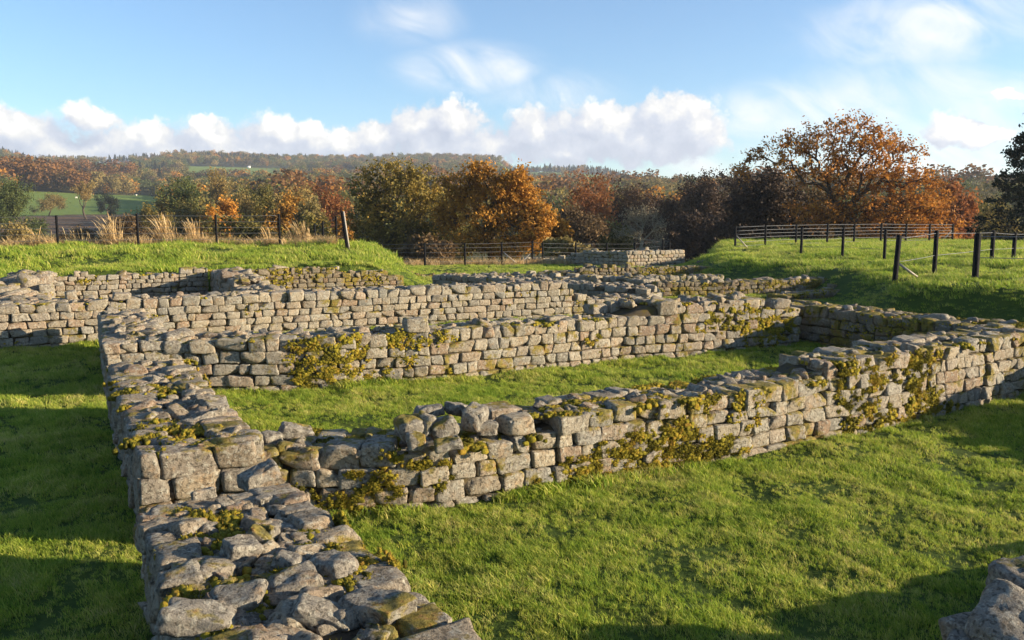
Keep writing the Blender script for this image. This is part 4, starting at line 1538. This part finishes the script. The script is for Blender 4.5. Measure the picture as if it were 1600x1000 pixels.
def woods():
    global SRC_NOW
    g = np.random.default_rng(77)
    kinds = ['brown', 'olive', 'tawny', 'russet', 'green', 'brown', 'gold', 'dark', 'olive', 'tawny']
    cols = []
    for i, kd in enumerate(kinds):
        for j in range(2):
            cols.append((kd, light_tree(700 + i * 2 + j, kd, pointed=(kd == 'dark'))))
    pts, siz, kin = [], [], []
    r = 190.0
    while r < 1790:
        step = 6.0 + r * .0046
        nth = int(r * math.radians(80) / step)
        th = np.radians(np.linspace(-40, 40, nth)) + g.normal(0, .35, nth) * step / r
        rr = r + g.normal(0, .35, nth) * step
        pts.append(np.column_stack([rr * np.sin(th), rr * np.cos(th)]))
        r += step * 1.25
    P = np.concatenate(pts)
    k = pasture_fields(P[:, 0], P[:, 1])
    d = np.hypot(P[:, 0], P[:, 1])
    px = 800 + FPX * P[:, 0] / P[:, 1]
    q = np.column_stack([P, np.zeros(len(P))])
    cl = fbm(q * .011, 3, 51)
    sp = fbm(q * .004, 2, 53)
    # hedges at the field edges: nothing inside a field but a few
    ok = (k == 0) | (g.random(len(P)) < .012)
    ok &= ~((d < 400) & (px < 265))
    ok &= ~((d > 960) & (d < 1090) & (px > 300) & (px < 455))
    ok &= ~((d > 330) & (d < 420) & (px < 290))
    ok &= (cl > -.45) | (g.random(len(P)) < .25)
    P, d, px, cl, sp = P[ok], d[ok], px[ok], cl[ok], sp[ok]
    z = gz(P[:, 0], P[:, 1])
    h = g.uniform(8, 15, len(P)) * (1 + .25 * cl) * np.where(d < 400, .85, 1)
    # which kind stands where: patches with some mixing, conifers along the crest, beeches low on the left
    f = cl * 1.2 + g.normal(0, .32, len(P))
    kd = np.select([((d > 1350) & (sp > -.05)) | ((d > 950) & (sp > .28)), (d > 585) & (d < 860) & (px < 180) & (cl > -.25) & (g.random(len(P)) < .5), f < -.22, f < .2, f < .42, f < .72, f < .9], ['dark', 'russet', 'green', 'olive', 'brown', 'tawny', 'gold'], 'russet')
    mixm = g.random(len(P)) < .2
    kd = np.where(mixm, g.choice(['green', 'olive', 'tawny', 'green', 'gold', 'dark'], len(P)), kd)
    w = h * g.uniform(.8, 1.25, len(P)) * np.where(kd == 'dark', 1.0, 1.05)
    big = (kd == 'russet') & (d < 900)
    h, w = np.where(big, h * 1.35, h), np.where(big, w * 1.7, w)
    S = np.column_stack([w, w, h])
    rz = g.uniform(0, 6.28, len(P))
    # the nearest stand as trees of their own
    order = np.argsort(d)
    near = order[:150]
    lab = dict(brown="brown tree in the wood across the valley", olive="olive tree in the wood across the valley", tawny="tawny tree in the wood across the valley",
               russet="russet beech in the wood across the valley", gold="golden tree in the wood across the valley", green="green tree in the wood across the valley",
               dark="dark evergreen in the wood across the valley")
    first = {}
    V, F, T = tube([(0, 0, -.05), (.01, 0, .25), (0, .01, .6)], np.array([.03, .022, .01]), 6)
    tmp = mesh_obj('bole', V, [F, T], WOOD, link=False)
    bole = tmp.data
    for i in near:
        s = kd[i]
        src = first.get(s)
        if src is None:
            src = [o for q_, o in cols if q_ == s]
            first[s] = src
        base = src[int(g.integers(0, len(src)))]
        o = thing("wood_tree", lab[s], 'tree', (P[i, 0], P[i, 1], z[i]), rz[i], s + ' trees of the wood across the valley')
        o.scale = S[i]
        cr = D.objects.new("crown", base.data)
        COL.objects.link(cr)
        cr.parent = o
        tk = D.objects.new("trunk", bole)
        COL.objects.link(tk)
        tk.parent = o
    rest = np.setdiff1d(np.arange(len(P)), near)
    for s in lab:
        m = rest[kd[rest] == s]
        if not len(m):
            continue
        c = D.collections.new("wood_" + s)
        n = 0
        for q_, o in cols:
            if q_ == s:
                c.objects.link(o)
                n += 1
        nm = dict(brown="brown", olive="olive", tawny="tawny", russet="russet", gold="golden", green="green", dark="evergreen")[s]
        instancer(nm + "_woods", np.column_stack([P[m], z[m]]), S[m], rz[m], c, n, 9)


woods()


# ------------------------------------------------------------------ fences
def fence(name, label, posts, nw, hwire, group=None, rad=.034, lean=None, wrad=.006, sag=.01, braces=()):
    """posts: (x, y, height[, (lean x, lean y)])"""
    x0, y0 = posts[0][0], posts[0][1]
    root = thing(name, label, 'fence', (x0, y0, g1(x0, y0)))
    org = np.array(root.location)
    heads = []
    for p in posts:
        x, y, h = p[:3]
        ln = p[3] if len(p) > 3 else (0, 0)
        r = p[4] if len(p) > 4 else rad
        z = g1(x, y)
        b, t = np.array([x, y, z - .1]), np.array([x + ln[0], y + ln[1], z + h])
        d = t - b
        V = np.concatenate([box_v(b, (r, r, 0)), ])[:4]
        V = np.concatenate([[b + np.array([sx * r, sy * r, 0]) for sx, sy in ((-1, -1), (1, -1), (1, 1), (-1, 1))],
                            [t + np.array([sx * r, sy * r, 0]) for sx, sy in ((-1, -1), (1, -1), (1, 1), (-1, 1))],
                            [t + np.array([sx * r * .5, sy * r * .5, r * .6]) for sx, sy in ((-1, -1), (1, -1), (1, 1), (-1, 1))]])
        F = []
        for lv in (0, 4):
            for j in range(4):
                F.append([lv + j, lv + (j + 1) % 4, lv + 4 + (j + 1) % 4, lv + 4 + j])
        F.append([8, 9, 10, 11])
        po = mesh_obj("post", V - org, [np.array(F)], p[5] if len(p) > 5 else POST, root, smooth=False)
        heads.append((np.array([x, y, z]), np.array(ln), h))
    for k in range(nw):
        f = hwire[k]
        path = []
        for (a, la, ha), (b, lb, hb) in zip(heads[:-1], heads[1:]):
            pa = a + np.array([la[0] * f, la[1] * f, ha * f])
            pb = b + np.array([lb[0] * f, lb[1] * f, hb * f])
            for t in np.linspace(0, 1, 6)[:-1]:
                q = pa + (pb - pa) * t
                q[2] -= sag * 4 * t * (1 - t)
                path.append(q)
        path.append(pb)
        V, F, T = tube(np.array(path), wrad, 4)
        mesh_obj("wire", V - org, [F, T], WIRE, root)
    for (a, b) in braces:
        V, F, T = tube(np.array([a, b]), .035, 6)
        mesh_obj("brace", V - org, [F, T], POST_PALE, root)
    return root


def post_at(px, ytop, dist, h=None, **k):
    p = at_d(px, 340, dist)
    z = g1(p[0], p[1])
    hh = at_d(px, ytop, dist)[2] - z
    return (p[0], p[1], hh)


def left_fence():
    P = [post_at(px, yt, dd) for px, yt, dd in ((-60, 338, 30.2), (88, 337, 30.8), (214, 335, 31.4), (337, 336, 32.0), (436, 335, 32.6))]
    fence("wire_fence", "black post and wire fence along the top of the left grass bank", P, 5, [.22, .42, .6, .78, .97], wrad=.0055)
    a = [post_at(491, 351, 34.6)]
    P = [post_at(491, 350, 35.5), post_at(504, 346, 34.3), post_at(525, 338, 33.2)]
    q = at_d(534, 331, 32.4)
    b = at_d(543, 387, 32.4)
    zb = g1(b[0], b[1])
    P.append((b[0], b[1], q[2] - zb, (q[0] - b[0], 0), .05, POST))
    P2 = fence("wire_fence", "short fence of dark posts ending in the leaning post", P, 4, [.3, .5, .7, .92], wrad=.006)
    # the pale batten nailed to the sunlit side of the leaning post
    org = np.array(P2.location)
    bb = np.array([b[0] + .075, b[1] - .02, zb - .05]); tt = np.array([q[0] + .075, b[1] - .02, q[2] + .02])
    V, F, T = tube(np.array([bb, tt]), .035, 6)
    mesh_obj("batten", V - org, [F, T], POST_PALE, P2)


left_fence()
P = [post_at(px, yt, dd) for px, yt, dd in ((596, 381, 45), (663, 380, 44.5), (726, 380, 45), (784, 379, 46), (832, 377, 47), (848, 379, 47), (900, 380, 48), (949, 380, 49), (993, 380, 49.5), (1037, 375, 50), (1047, 376, 50))]
fence("wire_fence", "black post and wire fence crossing the low ground in the middle", P, 5, [.2, .4, .6, .8, .97], rad=.05, wrad=.0065,
      braces=[(np.array([P[3][0] + .1, P[3][1] + .3, g1(P[3][0], P[3][1]) + .7]), np.array([P[3][0] + .9, P[3][1] + .3, g1(P[3][0] + .9, P[3][1])])),
              (np.array([P[4][0] - .1, P[4][1], g1(P[4][0], P[4][1]) + .7]), np.array([P[4][0] - .8, P[4][1], g1(P[4][0] - .8, P[4][1])]))])
P = [post_at(px, yt, dd) for px, yt, dd in ((1150, 354, 45.5), (1197, 352, 46.5), (1245, 351, 47.7), (1294, 350, 48.8), (1336, 350, 50), (1378, 349, 51), (1417, 350, 52.2), (1454, 350, 53.2), (1490, 350, 54.2))]
fence("rail_fence", "black rail fence of six bars along the far side of the right bank", P, 6, [.12, .3, .48, .64, .8, .97], rad=.05, wrad=.012, sag=0,
      braces=[(np.array([P[0][0] + .05, P[0][1], g1(P[0][0], P[0][1]) + .75]), np.array([P[0][0] + .75, P[0][1], g1(P[0][0] + .7, P[0][1])])),
              (np.array([P[-1][0] - .05, P[-1][1], g1(P[-1][0], P[-1][1]) + .7]), np.array([P[-1][0] - .7, P[-1][1], g1(P[-1][0] - .7, P[-1][1])]))])
P = [post_at(px, yt, dd) for px, yt, dd in ((1254, 356, 36.5), (1319, 357, 34.5), (1385, 359, 33))]
fence("post_row", "row of three black posts before the rail fence on the right bank", P, 1, [.35], rad=.045, wrad=.006)
c0 = at_d(1398, 434, 23.8)
zc = g1(c0[0], c0[1])
ct = at_d(1405, 369, 23.8)
P = [(c0[0], c0[1], ct[2] - zc, (ct[0] - c0[0], 0), .055), post_at(1465, 361, 25.5), post_at(1554, 361, 28.6), post_at(1588, 364, 30), post_at(1640, 362, 32)]
fence("wire_fence", "black wire fence running back from the leaning braced corner post on the right", P, 2, [.45, .95], rad=.05, wrad=.008,
      braces=[(np.array([c0[0] + .12, c0[1], zc + .55]), np.array([c0[0] + .62, c0[1] - .05, g1(c0[0] + .62, c0[1]) + .02]))])
P = [post_at(1530, 366, 22.4), post_at(1800, 366, 21.0)]
fence("wire_fence", "nearest thick black fence post at the right with its wires leaving the photo", P, 2, [.5, .95], rad=.062, wrad=.010)


# ------------------------------------------------------------------ dry grass along the left fence, weeds
def reed_clump(label, px, dist, n, hpx, wpx, seed, lean=.35):
    g = np.random.default_rng(seed)
    p = at_d(px, 340, dist)
    z = g1(p[0], p[1])
    hh = hpx / FPX * dist
    ww = wpx / FPX * dist / 2
    parts = []
    V, F, T = [], [], []
    for i in range(n):
        bx = g.normal(0, ww * .30)
        b = np.array([bx, g.normal(0, .2), -.05])
        short = g.random() < .5
        h = hh * (g.uniform(.15, .5) if short else g.uniform(.55, 1.08)) * math.exp(-.5 * (bx / ww / .55) ** 2)
        ld = np.array([g.normal(-.22, lean * (.9 if short else .35)) + bx / ww * .35, g.normal(0, .2), 0]) * h
        w = g.uniform(.008, .017)
        o = len(V)
        fa = g.uniform(0, 3.14)
        fx = np.array([math.cos(fa), math.sin(fa), 0])
        for t in (0, .35, .7, .9):
            q = b + np.array([0, 0, h * t]) + ld * t * t
            k = w * (1 - .5 * t) * (1.9 if t == .9 else 1)
            V += [q - fx * k, q + fx * k]
        V.append(b + np.array([0, 0, h]) + ld * 1.1)
        for a in range(3):
            F.append([o + 2 * a, o + 2 * a + 1, o + 2 * a + 3, o + 2 * a + 2])
        T.append([o + 6, o + 7, o + 8])
    V = np.array(V) + np.array([p[0], p[1], z])
    o = mesh_obj("dry_grass_clump", V, [np.array(F), np.array(T)], STRAW, origin=np.array([p[0], p[1], z]), smooth=False)
    tag(o, label, 'grass clump', 'tall dry grass clumps along the left fence', 'thing')


for i, (px, dd, n, hp, wp, lab) in enumerate([
        (122, 32.5, 120, 44, 60, "tall straw coloured grass clump right of the first fence post in view"),
        (176, 32.3, 200, 54, 44, "tall straw coloured grass clump just left of the second fence post"),
        (258, 33.4, 230, 54, 76, "tallest straw coloured grass clump right of the second fence post"),
        (304, 32.9, 180, 44, 34, "feathery dense dry grass clump left of the third fence post"),
        (470, 34.8, 150, 42, 70, "dry grass clump right of the fourth fence post"),
        (420, 34.2, 60, 34, 40, "thin dry grass clump left of the fourth fence post"),
        (60, 32.0, 60, 40, 50, "sparse dry grass stalks left of the first fence post"),
        (20, 32.0, 40, 36, 50, "sparse dry grass stalks at the left edge of the photo")]):
    reed_clump(lab, px, dd, n, hp, wp, 900 + i)


def weeds():
    global SRC_NOW
    c = D.collections.new("dry_tufts")
    SRC_NOW = c
    for k in range(4):
        blades_mesh("dry_tuft", 580 + k, 30, .16, .12, .42, .007, .9, STRAW, wind=(-.3, 0))
    g = np.random.default_rng(5)
    x, y = [], []
    for px0, px1, d0, d1, n in ((-60, 95, 30.6, 32, 200), (95, 340, 31.9, 34, 230), (340, 520, 32.7, 35, 130), (640, 900, 45.5, 50, 420), (900, 1050, 50, 54, 200), (590, 660, 46, 49, 40)):
        a = g.uniform(px0, px1, n)
        dd = g.uniform(d0, d1, n)
        x.append((a - 800) / FPX * dd); y.append(dd)
    x, y = np.concatenate(x), np.concatenate(y)
    s = g.uniform(.5, 1.7, len(x))
    instancer("dry_weeds", np.column_stack([x, y, gz(x, y)]), np.column_stack([s, s, s]), g.uniform(0, 6.28, len(x)), c, 4, 3, .1)


weeds()


# ------------------------------------------------------------------ far farmhouse and sheep
def farmhouse():
    p = at_d(389, 268, 1255)
    x, y = p[0], p[1]
    z = g1(x, y)
    root = thing("farmhouse", "tiny white farmhouse above the far green field", 'house', (x, y, z), .3)
    root.scale = (.42, .42, .42)
    wm = simple_mat("whitewash", (0.8, 0.78, 0.74), .8, 3, .05)
    rm = simple_mat("slate", (0.12, 0.11, 0.11), .7, 3, .2)
    mesh_obj("wall", box_v((0, 0, 3), (6, 4, 3)), [BOXF], wm, root, smooth=False)
    V = np.array([[-6.4, -4.5, 5.9], [6.4, -4.5, 5.9], [6.4, 4.5, 5.9], [-6.4, 4.5, 5.9], [-6.4, 0, 9], [6.4, 0, 9]])
    r = mesh_obj("roof", V, [np.array([[0, 1, 5, 4], [2, 3, 4, 5]]), np.array([[0, 4, 3], [1, 2, 5]])], rm, root, smooth=False)
    mesh_obj("chimney", box_v((4.5, 0, 9.2), (.6, .6, 1.2)), [BOXF], wm, r, smooth=False)
    for sx in (-3, 0, 3):
        mesh_obj("window", box_v((sx, -4.02, 3), (.6, .05, .8)), [BOXF], rm, root, smooth=False)


farmhouse()
WOOL = simple_mat("wool", (0.72, 0.68, 0.58), 1, 8, .1)


def sheep(px, py, dist, rz, label):
    p = at_d(px, py, dist)
    z = g1(p[0], p[1])
    C = [(0, 0, .62), (.62, 0, .78)] + [(sx, sy, .2) for sx in (-.35, .35) for sy in (-.15, .15)]
    H = [(.55, .27, .3), (.17, .1, .13)] + [(.06, .06, .25)] * 4
    V, F = stones(C, H, np.tile(np.eye(3), (6, 1, 1)), 3, 6, rr=.95, warp=0, rough=.08, fine=.02)
    c, s = math.cos(rz), math.sin(rz)
    V = V @ np.array([[c, s, 0], [-s, c, 0], [0, 0, 1]])
    o = mesh_obj("sheep", V + np.array([p[0], p[1], z]), [F], WOOL, origin=np.array([p[0], p[1], z]))
    tag(o, label, 'sheep', 'sheep in the far pasture', 'thing')


sheep(120, 325, 470, .3, "white sheep grazing left of the slim pale tree")
sheep(143, 322, 500, 1.2, "white sheep grazing just right of the slim pale tree")
sheep(213, 314, 530, .8, "white sheep grazing at the right of the pasture")

# ------------------------------------------------------------------ air: one box of thin haze round everything
def haze():
    m = D.materials.new("thin_haze")
    m.use_nodes = True
    k = NT(m.node_tree)
    v = k.n('ShaderNodeVolumePrincipled')
    v.inputs['Color'].default_value = (0.82, 0.89, 1.0, 1)
    v.inputs['Density'].default_value = 0.00016
    v.inputs['Anisotropy'].default_value = 0.2
    o = k.n('ShaderNodeOutputMaterial')
    m.node_tree.links.new(v.outputs[0], o.inputs['Volume'])
    b = mesh_obj("haze", box_v((0, 0, 70), (3200, 3200, 82)), [BOXF], m, smooth=False)
    struct(b, 'stuff')
    b.visible_shadow = True


HAZE = True
if HAZE:
    haze()
